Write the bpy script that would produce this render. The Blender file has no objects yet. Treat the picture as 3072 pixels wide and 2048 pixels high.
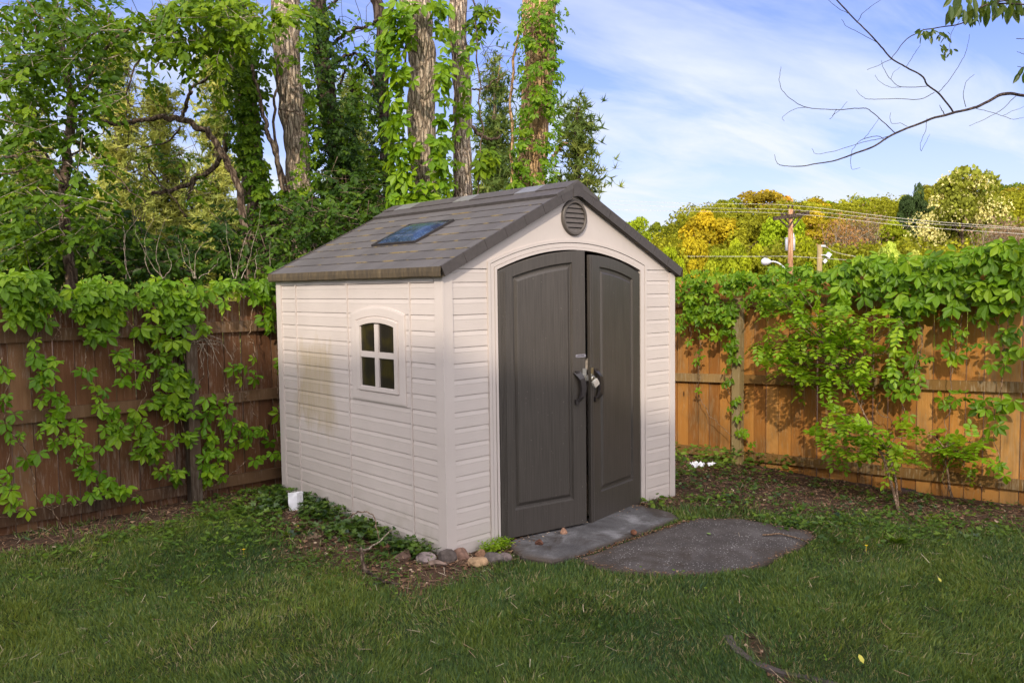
import bpy, math, random
import numpy as np
random.seed(7); RNG = np.random.default_rng(11)
SC = bpy.context.scene
COL = SC.collection
rad = math.radians

# ------------------------------------------------------------------ camera
CAM = np.array([-3.2437, -4.1833, 1.7523]); FPX = 2497.6
_y, _p, _r = rad(42.4737), rad(-3.674), rad(-0.768)
FW = np.array([math.sin(_y)*math.cos(_p), math.cos(_y)*math.cos(_p), math.sin(_p)])
_rt = np.array([math.cos(_y), -math.sin(_y), 0.0]); _up = np.cross(_rt, FW)
RT = _rt*math.cos(_r) + _up*math.sin(_r); UP = -_rt*math.sin(_r) + _up*math.cos(_r)
cd = bpy.data.cameras.new('camera'); cam = bpy.data.objects.new('camera', cd); COL.objects.link(cam)
from mathutils import Matrix, Vector
M = Matrix(((RT[0], UP[0], -FW[0], CAM[0]), (RT[1], UP[1], -FW[1], CAM[1]), (RT[2], UP[2], -FW[2], CAM[2]), (0, 0, 0, 1)))
cam.matrix_world = M
cd.sensor_width = 36; cd.lens = 36*FPX/3072; cd.clip_end = 2000; cd.clip_start = 0.05
cd.dof.use_dof = True; cd.dof.focus_distance = 6.2; cd.dof.aperture_fstop = 7.0
SC.camera = cam
# ------------------------------------------------------------------ light
SUN_AZ, SUN_EL = 52.0, 30.0            # heading the light travels (from +Y towards +X), elevation
sd = bpy.data.lights.new('sun', 'SUN'); so = bpy.data.objects.new('sun', sd); COL.objects.link(so)
TRAV = Vector((math.sin(rad(SUN_AZ))*math.cos(rad(SUN_EL)), math.cos(rad(SUN_AZ))*math.cos(rad(SUN_EL)), -math.sin(rad(SUN_EL))))
so.rotation_euler = TRAV.to_track_quat('-Z', 'Y').to_euler()
so.location = (-12, -9, 14)
sd.energy = 2.6; sd.angle = rad(0.8); sd.color = (1.0, 0.88, 0.70)
SC.view_settings.view_transform = 'Standard'; SC.view_settings.look = 'None'
SC.view_settings.exposure = 0.45; SC.view_settings.gamma = 1.0
SC.cycles.max_bounces = 8; SC.cycles.transparent_max_bounces = 8
SC.cycles.transmission_bounces = 4; SC.cycles.caustics_reflective = False; SC.cycles.caustics_refractive = False

def world():
    w = bpy.data.worlds.new('World'); SC.world = w; w.use_nodes = True
    nt = w.node_tree; N = nt.nodes; L = nt.links; N.clear()
    out = N.new('ShaderNodeOutputWorld')
    sky = N.new('ShaderNodeTexSky'); sky.sky_type = 'NISHITA'; sky.sun_disc = False
    sky.sun_elevation = rad(SUN_EL); sky.sun_rotation = rad(SUN_AZ+180); sky.air_density = 1.0; sky.dust_density = 0.6; sky.ozone_density = 2.5
    tc = N.new('ShaderNodeTexCoord'); sep = N.new('ShaderNodeSeparateXYZ'); L.new(tc.outputs['Generated'], sep.inputs[0])
    def math_(op, a, b=None, clamp=False):
        m = N.new('ShaderNodeMath'); m.operation = op; m.use_clamp = clamp
        for i, v in enumerate((a, b)):
            if v is None: continue
            if isinstance(v, (int, float)): m.inputs[i].default_value = v
            else: L.new(v, m.inputs[i])
        return m.outputs[0]
    zz = math_('ADD', math_('MAXIMUM', sep.outputs['Z'], 0.0), 0.10)
    cx = math_('DIVIDE', sep.outputs['X'], zz); cy = math_('DIVIDE', sep.outputs['Y'], zz)
    cmb = N.new('ShaderNodeCombineXYZ'); L.new(cx, cmb.inputs[0]); L.new(cy, cmb.inputs[1])
    mp = N.new('ShaderNodeMapping'); mp.inputs['Rotation'].default_value = (0, 0, rad(25)); mp.inputs['Scale'].default_value = (0.45, 1.5, 1)
    mp.inputs['Location'].default_value = (1.3, 0.4, 0)
    L.new(cmb.outputs[0], mp.inputs[0])
    n1 = N.new('ShaderNodeTexNoise'); n1.inputs['Scale'].default_value = 1.1; n1.inputs['Detail'].default_value = 7; n1.inputs['Roughness'].default_value = 0.58; n1.inputs['Distortion'].default_value = 0.6
    L.new(mp.outputs[0], n1.inputs['Vector'])
    n2 = N.new('ShaderNodeTexNoise'); n2.inputs['Scale'].default_value = 0.35; n2.inputs['Detail'].default_value = 3
    L.new(cmb.outputs[0], n2.inputs['Vector'])
    cl = math_('MULTIPLY', math_('SUBTRACT', math_('ADD', n1.outputs[0], math_('MULTIPLY', n2.outputs[0], 0.6)), 0.70, True), 3.4, True)
    hz = math_('POWER', math_('SUBTRACT', 1.0, math_('MULTIPLY', math_('MAXIMUM', sep.outputs['Z'], 0.0), 2.55), True), 1.7)
    f = math_('MAXIMUM', math_('MULTIPLY', math_('ADD', math_('MULTIPLY', cl, 0.68), math_('MULTIPLY', hz, 1.0)), 1.0, True), 0.0, True)
    hs = N.new('ShaderNodeMixRGB'); hs.blend_type = 'MULTIPLY'; hs.inputs[0].default_value = 1; hs.inputs[2].default_value = (0.60, 0.66, 1.18, 1)
    L.new(sky.outputs[0], hs.inputs[1])
    b1 = N.new('ShaderNodeBackground'); b1.inputs[1].default_value = 0.125; L.new(hs.outputs[0], b1.inputs[0])
    b2 = N.new('ShaderNodeBackground'); b2.inputs[0].default_value = (0.86, 0.92, 1.0, 1); b2.inputs[1].default_value = 0.76
    mx = N.new('ShaderNodeMixShader'); L.new(f, mx.inputs[0]); L.new(b1.outputs[0], mx.inputs[1]); L.new(b2.outputs[0], mx.inputs[2])
    # added bright sky lobe round the sun, behind the viewer, to lift the shade
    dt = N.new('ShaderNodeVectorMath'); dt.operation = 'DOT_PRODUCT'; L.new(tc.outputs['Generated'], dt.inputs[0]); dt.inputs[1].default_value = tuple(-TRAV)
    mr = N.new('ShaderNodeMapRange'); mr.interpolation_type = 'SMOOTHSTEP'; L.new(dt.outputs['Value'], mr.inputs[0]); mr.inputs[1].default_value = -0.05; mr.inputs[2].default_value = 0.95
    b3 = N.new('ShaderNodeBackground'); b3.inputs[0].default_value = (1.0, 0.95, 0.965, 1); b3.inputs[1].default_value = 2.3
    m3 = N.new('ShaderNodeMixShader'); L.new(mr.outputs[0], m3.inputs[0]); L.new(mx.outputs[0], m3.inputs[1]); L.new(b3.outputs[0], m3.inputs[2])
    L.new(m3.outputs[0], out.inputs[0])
world()

# ------------------------------------------------------------------ measuring helpers (2352-px-wide view of the photograph -> points on real planes)
def ray(u, v):
    s = 3072/2352
    return FW + RT*((u*s-1536)/FPX) + UP*((1024-v*s)/FPX)
def on_y(u, v, Y): d = ray(u, v); return CAM + d*((Y-CAM[1])/d[1])
def on_x(u, v, X): d = ray(u, v); return CAM + d*((X-CAM[0])/d[0])
def on_z(u, v, Z=0.0): d = ray(u, v); return CAM + d*((Z-CAM[2])/d[2])
def deep(u, v, D): return CAM + ray(u, v)*D
def mpp(D): return (3072/2352)*D/FPX          # metres per view pixel at depth D

def nrm(a):
    a = np.asarray(a, float); return a/np.maximum(np.linalg.norm(a, axis=-1, keepdims=True), 1e-9)
def sstep(a, b, x):
    t = np.clip((np.asarray(x, float)-a)/(b-a), 0, 1); return t*t*(3-2*t)
_G = RNG.random((256, 256))
def vnoise(x, y):
    x = np.asarray(x, float); y = np.asarray(y, float)
    xi = np.floor(x).astype(int); yi = np.floor(y).astype(int); fx = x-xi; fy = y-yi
    fx = fx*fx*(3-2*fx); fy = fy*fy*(3-2*fy)
    g = lambda i, j: _G[i % 256, j % 256]
    return (g(xi, yi)*(1-fx)+g(xi+1, yi)*fx)*(1-fy)+(g(xi, yi+1)*(1-fx)+g(xi+1, yi+1)*fx)*fy
def fbm(x, y, o=3): 
    s = 0; a = .5; t = 0
    for k in range(o): s = s+a*vnoise(np.asarray(x)*2**k+17*k, np.asarray(y)*2**k+31*k); t += a; a *= .5
    return s/t

# ------------------------------------------------------------------ object helpers
def empty(name, loc=(0, 0, 0), rz=0.0):
    o = bpy.data.objects.new(name, None); COL.objects.link(o); o.location = loc; o.rotation_euler = (0, 0, rz); o.empty_display_size = 0.2; return o
def tag(o, label=None, cat=None, group=None, kind=None):
    if label: o['label'] = label
    if cat: o['category'] = cat
    if group: o['group'] = group
    if kind: o['kind'] = kind
    return o

class MB:
    """mesh collector"""
    def __init__(s): s.V = []; s.F = []; s.T = []; s.n = 0; s.tone = []; s.uv = []
    def add(s, V, faces, tone=0.5):
        V = np.asarray(V, float).reshape(-1, 3); s.V.append(V)
        for f in faces: s.F.append(np.asarray(f, np.int32)+s.n); s.T.append(np.array([len(f)], np.int32))
        s.tone.append(np.full(len(V), tone) if np.isscalar(tone) else np.asarray(tone, float)); s.n += len(V); return s
    def addraw(s, V, loops, totals, tone):
        s.V.append(V); s.F.append(loops.astype(np.int32)+s.n); s.T.append(totals.astype(np.int32)); s.tone.append(tone); s.n += len(V)
    def box(s, x0, x1, y0, y1, z0, z1, tone=0.5):
        V = [(x0,y0,z0),(x1,y0,z0),(x1,y1,z0),(x0,y1,z0),(x0,y0,z1),(x1,y0,z1),(x1,y1,z1),(x0,y1,z1)]
        return s.add(V, [(0,3,2,1),(4,5,6,7),(0,1,5,4),(1,2,6,5),(2,3,7,6),(3,0,4,7)], tone)
    def prism(s, poly, fn0, fn1, tone=0.5, cap=True):
        """poly (n,2); fn0/fn1 map (a,b) to 3-d for the two ends"""
        n = len(poly); V = [fn0(*p) for p in poly]+[fn1(*p) for p in poly]
        F = [(i, (i+1) % n, n+(i+1) % n, n+i) for i in range(n)]
        if cap: F += [tuple(range(n))[::-1], tuple(range(n, 2*n))]
        return s.add(V, F, tone)
    def tube(s, P, R, k=8, cap=True, lump=0.0, tone=0.5):
        P = np.asarray(P, float); n = len(P); R = np.full(n, R) if np.isscalar(R) else np.interp(np.linspace(0, 1, n), np.linspace(0, 1, len(R)), R)
        T = nrm(np.gradient(P, axis=0)); a = np.array([0.3, 0.9, 0.2]) if abs(T[0][2]) > .8 else np.array([0, 0, 1.0])
        V = np.empty((n, k, 3)); th = np.linspace(0, 2*math.pi, k, endpoint=False); off = random.random()*50
        for i in range(n):
            a = a-T[i]*(a@T[i]); a = a/max(np.linalg.norm(a), 1e-9); b = np.cross(T[i], a)
            r = R[i]*(1+lump*(vnoise(th*1.4+off, np.full(k, i*0.5+off))-.5)*2) if lump else R[i]
            V[i] = P[i]+np.outer(np.cos(th)*r, a)+np.outer(np.sin(th)*r, b)
        i0 = (np.arange(n-1)[:, None]*k+np.arange(k)[None]).ravel(); j = (np.arange(n-1)[:, None]*k+(np.arange(k)[None]+1) % k).ravel()
        L = np.stack([i0, j, j+k, i0+k], 1).ravel(); Tt = np.full(len(i0), 4)
        if cap:
            L = np.concatenate([L, np.arange(k)[::-1], (n-1)*k+np.arange(k)]); Tt = np.concatenate([Tt, [k, k]])
        s.addraw(V.reshape(-1, 3), L, Tt, np.full(n*k, tone)); return s
    def leaves(s, tpl, P, T, N, S, tone):
        TV, TF = tpl; P = np.asarray(P, float); n = len(P)
        if n == 0: return s
        T = nrm(T); N = np.asarray(N, float); N = nrm(N-T*(N*T).sum(1, keepdims=True)); B = np.cross(T, N)
        S = np.broadcast_to(np.asarray(S, float), (n,)); k = len(TV)
        V = P[:, None]+S[:, None, None]*(TV[None, :, 0:1]*B[:, None]+TV[None, :, 1:2]*T[:, None]+TV[None, :, 2:3]*N[:, None])
        lf = np.concatenate([np.array(f) for f in TF]); tt = np.array([len(f) for f in TF])
        L = (np.arange(n)[:, None]*k+lf[None]).ravel(); Tt = np.tile(tt, n)
        s.addraw(V.reshape(-1, 3), L, Tt, np.repeat(np.broadcast_to(np.asarray(tone, float), (n,)), k)); return s
    def build(s, name, mat, parent=None, smooth=False, origin=None, uvfn=None, shift=True):
        if not s.V:
            s.add([(0, 0, 0), (0, 0, .001), (0, .001, 0)], [(0, 1, 2)])
        V = np.concatenate(s.V); L = np.concatenate(s.F); T = np.concatenate(s.T)
        base = np.zeros(3)
        if origin is not None: base = np.array(origin, float)
        me = bpy.data.meshes.new(name); me.vertices.add(len(V)); me.vertices.foreach_set('co', (V-base).astype(np.float32).ravel())
        me.loops.add(len(L)); me.loops.foreach_set('vertex_index', L); me.polygons.add(len(T))
        me.polygons.foreach_set('loop_start', np.concatenate([[0], np.cumsum(T)[:-1]]).astype(np.int32)); me.polygons.foreach_set('loop_total', T)
        me.polygons.foreach_set('use_smooth', np.full(len(T), bool(smooth)))
        me.update(calc_edges=True); 
        at = me.attributes.new('tone', 'FLOAT', 'POINT'); at.data.foreach_set('value', np.concatenate(s.tone).astype(np.float32))
        if uvfn is not None:
            uv = me.uv_layers.new(name='UVMap'); uv.data.foreach_set('uv', uvfn(V[L]).astype(np.float32).ravel())
        me.materials.append(mat)
        o = bpy.data.objects.new(name, me); COL.objects.link(o); o.location = base
        if parent is not None:
            o.parent = parent
        return o
def part(mb, name, mat, parent, smooth=False, uvfn=None):
    """build as child: vertices are world coordinates, parent is an empty/mesh with translation only"""
    loc = np.zeros(3); p = parent
    while p is not None: loc += np.array(p.location); p = p.parent
    o = mb.build(name, mat, parent, smooth, origin=loc, uvfn=uvfn); o.location = (0, 0, 0); return o
def smooth_path(pts, n=24, wig=0.0):
    P = np.asarray(pts, float); m = len(P)
    if m > 2:
        Q = np.vstack([2*P[0]-P[1], P, 2*P[-1]-P[-2]]); out = []
        per = max(2, n//(m-1))
        for i in range(m-1):
            p0, p1, p2, p3 = Q[i:i+4]
            for t in np.linspace(0, 1, per, endpoint=False):
                out.append(.5*((2*p1)+(-p0+p2)*t+(2*p0-5*p1+4*p2-p3)*t*t+(-p0+3*p1-3*p2+p3)*t**3))
        out.append(P[-1]); out = np.array(out)
    else: out = P[0]+(P[1]-P[0])*np.linspace(0, 1, n)[:, None]
    if wig:
        w = RNG.normal(0, wig, out.shape); w = (w+np.roll(w, 1, 0)+np.roll(w, -1, 0))/2; w[0] = w[-1] = 0; out = out+w
    return out

# leaf templates: x across, y towards tip, z along normal
LEAFLET = (np.array([(0,0,0),(-.13,.22,.03),(-.26,.56,.04),(-.14,.82,.0),(0,1,-.08),(.14,.82,.0),(.26,.56,.04),(.13,.22,.03),(0,.3,-.03),(0,.62,-.05)]),
           [(0,8,1),(0,7,8),(1,8,9,2),(8,7,6,9),(2,9,3),(9,6,5),(3,9,4),(9,5,4)])
OVAL = (np.array([(0,0,0),(-.26,.35,.05),(-.22,.75,.03),(0,1,0),(.22,.75,.03),(.26,.35,.05),(0,.5,-.02)]), [(0,6,1),(0,5,6),(1,6,2),(6,5,4),(2,6,3),(6,4,3)])
SLIM = (np.array([(0,0,0),(-.17,.45,.04),(0,1,-.08),(.17,.45,.04),(0,.5,-.03)]), [(0,4,1),(0,3,4),(1,4,2),(4,3,2)])
IVY = (np.array([(0,0,0),(-.42,.05,.05),(-.25,.32,0),(-.36,.62,.05),(-.12,.62,0),(0,1,.02),(.12,.62,0),(.36,.62,.05),(.25,.32,0),(.42,.05,.05),(0,.4,-.04)]),
       [(0,10,2,1),(2,10,4,3),(4,10,5),(10,6,5),(10,8,7,6),(0,9,8,10)])
QUADC = (np.array([(-.5,0,0),(.5,.1,.1),(.35,1,0),(-.4,.85,.12)]), [(0,1,2,3)])
TRIC = (np.array([(-.4,0,0),(.45,.15,.05),(0,1,0)]), [(0,1,2)])
CARD = (np.array([(-.3,0,0),(.1,-.1,.1),(.5,.3,0),(.2,.7,.1),(-.1,1,0),(-.5,.5,.1)]), [(0,1,2,3,4,5)])

# ------------------------------------------------------------------ materials
def newmat(name):
    m = bpy.data.materials.new(name); m.use_nodes = True; nt = m.node_tree; nt.nodes.clear()
    return m, nt.nodes, nt.links
class NB:
    def __init__(s, name):
        s.m, s.N, s.L = newmat(name); s.out = s.N.new('ShaderNodeOutputMaterial'); s.b = s.N.new('ShaderNodeBsdfPrincipled'); s.L.new(s.b.outputs[0], s.out.inputs[0])
    def _set(s, sock, v):
        if isinstance(v, bpy.types.NodeSocket): s.L.new(v, sock)
        elif isinstance(v, (tuple, list)) and len(v) == 3 and sock.type == 'RGBA': sock.default_value = (*v, 1)
        else: sock.default_value = v
    def set(s, **k):
        names = dict(col='Base Color', rough='Roughness', metal='Metallic', spec='Specular IOR Level', trans='Transmission Weight', ior='IOR', coat='Coat Weight', normal='Normal', alpha='Alpha', sheen='Sheen Weight')
        for a, v in k.items(): s._set(s.b.inputs[names[a]], v)
        return s
    def obj(s):
        t = s.N.new('ShaderNodeTexCoord'); return t.outputs['Object']
    def uv(s):
        t = s.N.new('ShaderNodeTexCoord'); return t.outputs['UV']
    def map(s, vec, scale=(1,1,1), rot=(0,0,0), loc=(0,0,0)):
        m = s.N.new('ShaderNodeMapping'); s.L.new(vec, m.inputs[0]); m.inputs['Scale'].default_value = scale; m.inputs['Rotation'].default_value = rot; m.inputs['Location'].default_value = loc; return m.outputs[0]
    def noise(s, vec, scale=5, detail=4, rough=.55, dist=0.0):
        n = s.N.new('ShaderNodeTexNoise'); s.L.new(vec, n.inputs['Vector']); n.inputs['Scale'].default_value = scale; n.inputs['Detail'].default_value = detail; n.inputs['Roughness'].default_value = rough; n.inputs['Distortion'].default_value = dist; return n.outputs[0]
    def voro(s, vec, scale=5, feat='F1', out=0):
        n = s.N.new('ShaderNodeTexVoronoi'); s.L.new(vec, n.inputs['Vector']); n.inputs['Scale'].default_value = scale; n.feature = feat; return n.outputs[out]
    def ramp(s, fac, stops, interp='LINEAR'):
        r = s.N.new('ShaderNodeValToRGB'); s.L.new(fac, r.inputs[0]); e = r.color_ramp.elements; r.color_ramp.interpolation = interp
        while len(e) < len(stops): e.new(.5)
        for k, (p, c) in enumerate(stops):
            e[k].position = p; e[k].color = (*c, 1) if not np.isscalar(c) else (c, c, c, 1)
        return r.outputs[0]
    def mix(s, f, a, b, mode='MIX'):
        m = s.N.new('ShaderNodeMixRGB'); m.blend_type = mode; s._set(m.inputs[0], f); s._set(m.inputs[1], a); s._set(m.inputs[2], b); return m.outputs[0]
    def math(s, op, a, b=0.0, clamp=False):
        m = s.N.new('ShaderNodeMath'); m.operation = op; m.use_clamp = clamp; s._set(m.inputs[0], a); s._set(m.inputs[1], b); return m.outputs[0]
    def sep(s, vec):
        n = s.N.new('ShaderNodeSeparateXYZ'); s.L.new(vec, n.inputs[0]); return n.outputs
    def attr(s, name='tone'):
        a = s.N.new('ShaderNodeAttribute'); a.attribute_name = name; return a.outputs['Fac']
    def bump(s, h, st=.3, dist=.01, nrm=None):
        b = s.N.new('ShaderNodeBump'); b.inputs['Strength'].default_value = st; b.inputs['Distance'].default_value = dist; s.L.new(h, b.inputs['Height'])
        if nrm is not None: s.L.new(nrm, b.inputs['Normal'])
        s.L.new(b.outputs[0], s.b.inputs['Normal']); return b.outputs[0]
    def translucent(s, col, fac=.35):
        t = s.N.new('ShaderNodeBsdfTranslucent'); s._set(t.inputs[0], col); mx = s.N.new('ShaderNodeMixShader'); mx.inputs[0].default_value = fac
        s.L.new(s.b.outputs[0], mx.inputs[1]); s.L.new(t.outputs[0], mx.inputs[2]); s.L.new(mx.outputs[0], s.out.inputs[0])

def leaf_mat(name, stops, trans=.4, rough=.5, spec=.35, objcol=False, tcol=1.25):
    b = NB(name); a = b.attr(); c = b.ramp(a, stops)
    n = b.noise(b.obj(), 9, 2); c = b.mix(.35, c, b.mix(n, (0.6, .6, .6), (1.3, 1.3, 1.1)), 'MULTIPLY') if not objcol else c
    if objcol:
        oi = b.N.new('ShaderNodeObjectInfo'); c = b.mix(1, c, oi.outputs['Color'], 'MULTIPLY')
    b.set(col=c, rough=rough, spec=spec)
    tc = b.mix(1, c, (1.5*tcol/1.25, 1.35*tcol/1.25, .55), 'MULTIPLY'); b.translucent(tc, trans); return b.m

def bark_mat(name, c0, c1, c2, sc=9, stretch=.16, st=.9, moss=None):
    b = NB(name); o = b.obj(); v = b.map(o, (sc, sc, sc*stretch))
    n = b.noise(v, 1.6, 6, .65, .9); f = b.noise(o, 40, 3, .6); w = b.voro(b.mix(.15, v, n, 'ADD'), 1.3, 'DISTANCE_TO_EDGE')
    h = b.math('ADD', b.math('MULTIPLY', n, 1.0), b.math('MULTIPLY', b.math('MINIMUM', w, .25), 2.4))
    c = b.ramp(h, [(.35, c0), (.72, c1), (1.0, c2)]); c = b.mix(.5, c, b.ramp(f, [(.3, .55), (.7, 1.25)]), 'MULTIPLY')
    if moss: c = b.mix(b.ramp(b.noise(o, 2.2, 4), [(.5, 0.0), (.62, .8)]), c, moss)
    b.set(col=c, rough=.9, spec=.15); b.bump(b.math('ADD', h, b.math('MULTIPLY', f, .3)), st, .05); return b.m

def wall_mat(name, horiz=True, axis='y', algae=False):
    b = NB(name); o = b.obj(); s = (3, 3, 120) if horiz else (90, 90, 2)
    g = b.noise(b.map(o, s), 2.2, 5, .6); g2 = b.noise(o, 2.0, 4); 
    c = b.ramp(g2, [(.3, (.500, .442, .408)), (.7, (.555, .492, .456))])
    c = b.mix(.26 if horiz else .1, c, b.ramp(g, [(.35, .8), (.65, 1.08)]), 'MULTIPLY')
    dirt = b.ramp(b.noise(o, 55, 2), [(.70, 0.0), (.78, .35)]); c = b.mix(dirt, c, (.28, .24, .19))
    if algae:
        X, Y, Z = b.sep(o)
        st = b.noise(b.map(o, (1, 9, 1.6)), 1.5, 5, .7, .4); st2 = b.noise(b.map(o, (1, 40, 2.5)), 1.5, 3, .7)
        big = b.noise(o, 2.1, 2)
        def band(v, a0, a1, b0, b1):
            m1 = b.N.new('ShaderNodeMapRange'); m1.interpolation_type = 'SMOOTHSTEP'; b._set(m1.inputs[0], v); m1.inputs[1].default_value = a0; m1.inputs[2].default_value = a1
            m2 = b.N.new('ShaderNodeMapRange'); m2.interpolation_type = 'SMOOTHSTEP'; b._set(m2.inputs[0], v); m2.inputs[1].default_value = b0; m2.inputs[2].default_value = b1; m2.inputs[3].default_value = 1; m2.inputs[4].default_value = 0
            return b.math('MULTIPLY', m1.outputs[0], m2.outputs[0])
        box = b.math('MULTIPLY', band(b.math('ADD', Y, b.math('MULTIPLY', b.math('SUBTRACT', big, .5), .5)), 1.10, 1.45, 1.75, 2.35), band(b.math('ADD', Z, b.math('MULTIPLY', b.math('SUBTRACT', st, .5), .7)), .30, .85, 1.20, 1.60))
        m = b.math('MULTIPLY', b.math('SUBTRACT', b.math('ADD', b.math('MULTIPLY', box, 1.0), b.math('MULTIPLY', st, .55)), b.math('MULTIPLY', big, .55)), box)
        m = b.math('MULTIPLY', b.ramp(m, [(.30, 0.0), (1.0, 1.0)]), b.ramp(st2, [(.25, .45), (.7, 1.0)]))
        c = b.mix(b.math('MULTIPLY', m, .68, True), c, (.36, .27, .12))
        low = band(Z, -1, -.9, .1, .38); c = b.mix(b.math('MULTIPLY', low, b.ramp(b.noise(o, 7, 4), [(.4, 0.0), (.75, .35)])), c, (.25, .22, .15))
    b.set(col=c, rough=.48, spec=.35); b.bump(g, .22 if horiz else .08, .002); return b.m

def fence_mat(name, stops, pale, dark, palef=.5):
    b = NB(name); o = b.obj(); a = b.attr()
    g = b.noise(b.map(o, (30, 30, 1.3)), 1.5, 6, .65, .6); big = b.noise(b.map(o, (2, 2, 1.2)), 1.3, 4, .6); fl = b.noise(b.map(o, (26, 26, 3.2)), 2.0, 5, .7)
    c = b.ramp(b.math('ADD', b.math('MULTIPLY', a, .55), b.math('MULTIPLY', g, .45)), stops)
    c = b.mix(b.ramp(b.math('MULTIPLY', fl, b.math('ADD', big, .45)), [(.50, 0.0), (.60, palef)]), c, pale)
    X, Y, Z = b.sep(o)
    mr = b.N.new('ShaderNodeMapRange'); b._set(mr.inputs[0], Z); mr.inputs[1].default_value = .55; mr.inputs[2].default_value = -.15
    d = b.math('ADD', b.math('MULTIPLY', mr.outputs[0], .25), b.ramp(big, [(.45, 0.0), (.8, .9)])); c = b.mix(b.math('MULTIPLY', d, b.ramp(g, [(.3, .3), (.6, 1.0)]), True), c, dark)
    kn = b.voro(b.map(o, (5, 5, 1.6)), 1.0); c = b.mix(b.ramp(kn, [(.045, .85), (.075, 0.0)]), c, (.03, .015, .008))
    b.set(col=c, rough=.85, spec=.15); b.bump(g, .6, .006); return b.m

MAT = {}
MAT['side'] = wall_mat('beige_plank_plastic_side', True, 'y', True)
MAT['front'] = wall_mat('beige_plank_plastic', True)
MAT['smooth'] = wall_mat('beige_smooth_plastic', False)
def door_mat():
    b = NB('brown_door_plastic'); o = b.obj(); g = b.noise(b.map(o, (130, 130, 2.6)), 1.2, 6, .65, .5); g2 = b.noise(o, 1.6, 3)
    c = b.ramp(g, [(.32, (.042, .036, .031)), (.66, (.070, .060, .052))]); c = b.mix(.4, c, b.ramp(g2, [(.3, .85), (.7, 1.15)]), 'MULTIPLY')
    sp = b.ramp(b.noise(o, 70, 1), [(.76, 0.0), (.80, .5)]); c = b.mix(sp, c, (.3, .27, .23))
    b.set(col=c, rough=.38, spec=.45); b.bump(g, .45, .0025); return b.m
MAT['door'] = door_mat()
def roof_mat():
    b = NB('grey_brown_shingle_plastic'); uv = b.uv(); o = b.obj()
    br = b.N.new('ShaderNodeTexBrick'); b.L.new(uv, br.inputs['Vector']); br.inputs['Scale'].default_value = 1.0; br.offset = .5; br.squash = 1
    br.inputs['Brick Width'].default_value = .305; br.inputs['Row Height'].default_value = .148; br.inputs['Mortar Size'].default_value = .0035; br.inputs['Mortar Smooth'].default_value = .3
    br.inputs['Color1'].default_value = (.088, .080, .078, 1); br.inputs['Color2'].default_value = (.098, .090, .087, 1); br.inputs['Mortar'].default_value = (.055, .048, .045, 1)
    n = b.noise(o, 3.0, 5, .6); c = b.mix(.6, br.outputs['Color'], b.ramp(n, [(.3, .72), (.7, 1.28)]), 'MULTIPLY')
    U, V, W = b.sep(uv)
    fr = b.math('FRACT', b.math('DIVIDE', V, .148)); ln = b.ramp(fr, [(.0, 1.0), (.05, 1.0), (.09, 0.0)])
    ms = b.math('MULTIPLY', ln, b.ramp(b.noise(b.map(uv, (1, 3, 1)), 6, 3, .6), [(.50, 0.0), (.60, .95)])); c = b.mix(ms, c, (.27, .20, .08))
    sp = b.ramp(b.noise(o, 60, 2), [(.70, 0.0), (.76, .8)]); c = b.mix(sp, c, (.22, .20, .18))
    b.set(col=c, rough=.62, spec=.35); g = b.noise(b.map(uv, (60, 5, 1)), 1.5, 4); h = b.math('SUBTRACT', b.math('MULTIPLY', g, .4), br.outputs['Fac']); b.bump(h, .5, .004); return b.m
MAT['roof'] = roof_mat()
def eave_mat():
    b = NB('weathered_roof_edge'); o = b.obj(); n = b.noise(b.map(o, (14, 14, 3)), 2.2, 5, .7); n2 = b.noise(b.map(o, (2, 30, 8)), 1.4, 3)
    c = b.ramp(n, [(.3, (.05, .04, .03)), (.6, (.10, .075, .045)), (.8, (.20, .15, .09))]); b.set(col=c, rough=.75, spec=.2); b.bump(n2, .6, .006); return b.m
MAT['eave'] = eave_mat()
def plain(name, col, rough=.5, spec=.4, metal=0, nsc=30, var=.25, bump=.2, bd=.002):
    b = NB(name); n = b.noise(b.obj(), nsc, 4); c = b.mix(1, col, b.ramp(n, [(.3, 1-var), (.7, 1+var)]), 'MULTIPLY'); b.set(col=c, rough=rough, spec=spec, metal=metal); b.bump(n, bump, bd); return b.m
MAT['rake'] = plain('dark_rake_plastic', (.062, .053, .050), .5, .4, 0, 40, .15)
MAT['ridge'] = plain('ridge_cap_plastic', (.075, .066, .063), .55, .4, 0, 30, .2)
MAT['ridgelight'] = plain('ridge_light_panel', (.18, .175, .175), .3, .5, 0, 25, .15)
MAT['vent'] = plain('vent_plastic', (.10, .085, .075), .5, .35, 0, 40, .12)
MAT['handle'] = plain('handle_plastic', (.030, .025, .025), .35, .5, 0, 60, .2)
MAT['metal'] = plain('galvanised_steel', (.62, .60, .56), .35, .5, 1, 60, .12)
MAT['lock'] = plain('padlock_shell', (.72, .70, .64), .4, .5, .6, 40, .12)
MAT['badge'] = plain('badge_grey', (.20, .19, .22), .35, .5, 0, 40, .1)
MAT['badgetext'] = plain('badge_lettering', (.03, .025, .03), .4, .5, 0, 40, .1)
MAT['dark'] = plain('dark_inside', (.02, .017, .015), .9, .1, 0, 5, .1)
MAT['shelf'] = plain('pale_inner_frame', (.5, .4, .3), .6, .3, 0, 20, .2)
def glass_mat(name, base, algae):
    b = NB(name); o = b.obj(); v = b.map(o, (1, 36, 4)); n = b.noise(v, 2, 5, .7); n2 = b.noise(b.map(o, (3, 3, 3.5)), 2.0, 3)
    c = b.ramp(n, [(.3, base), (.75, tuple(x*2.4 for x in base))]); c = b.mix(b.math('MULTIPLY', b.ramp(n2, [(.48, 0.0), (.62, 1.0)]), b.ramp(n, [(.3, 0.1), (.6, .9)])), c, algae)
    b.set(col=c, rough=.28, spec=.4); b.bump(n, .15, .002); return b.m
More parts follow.
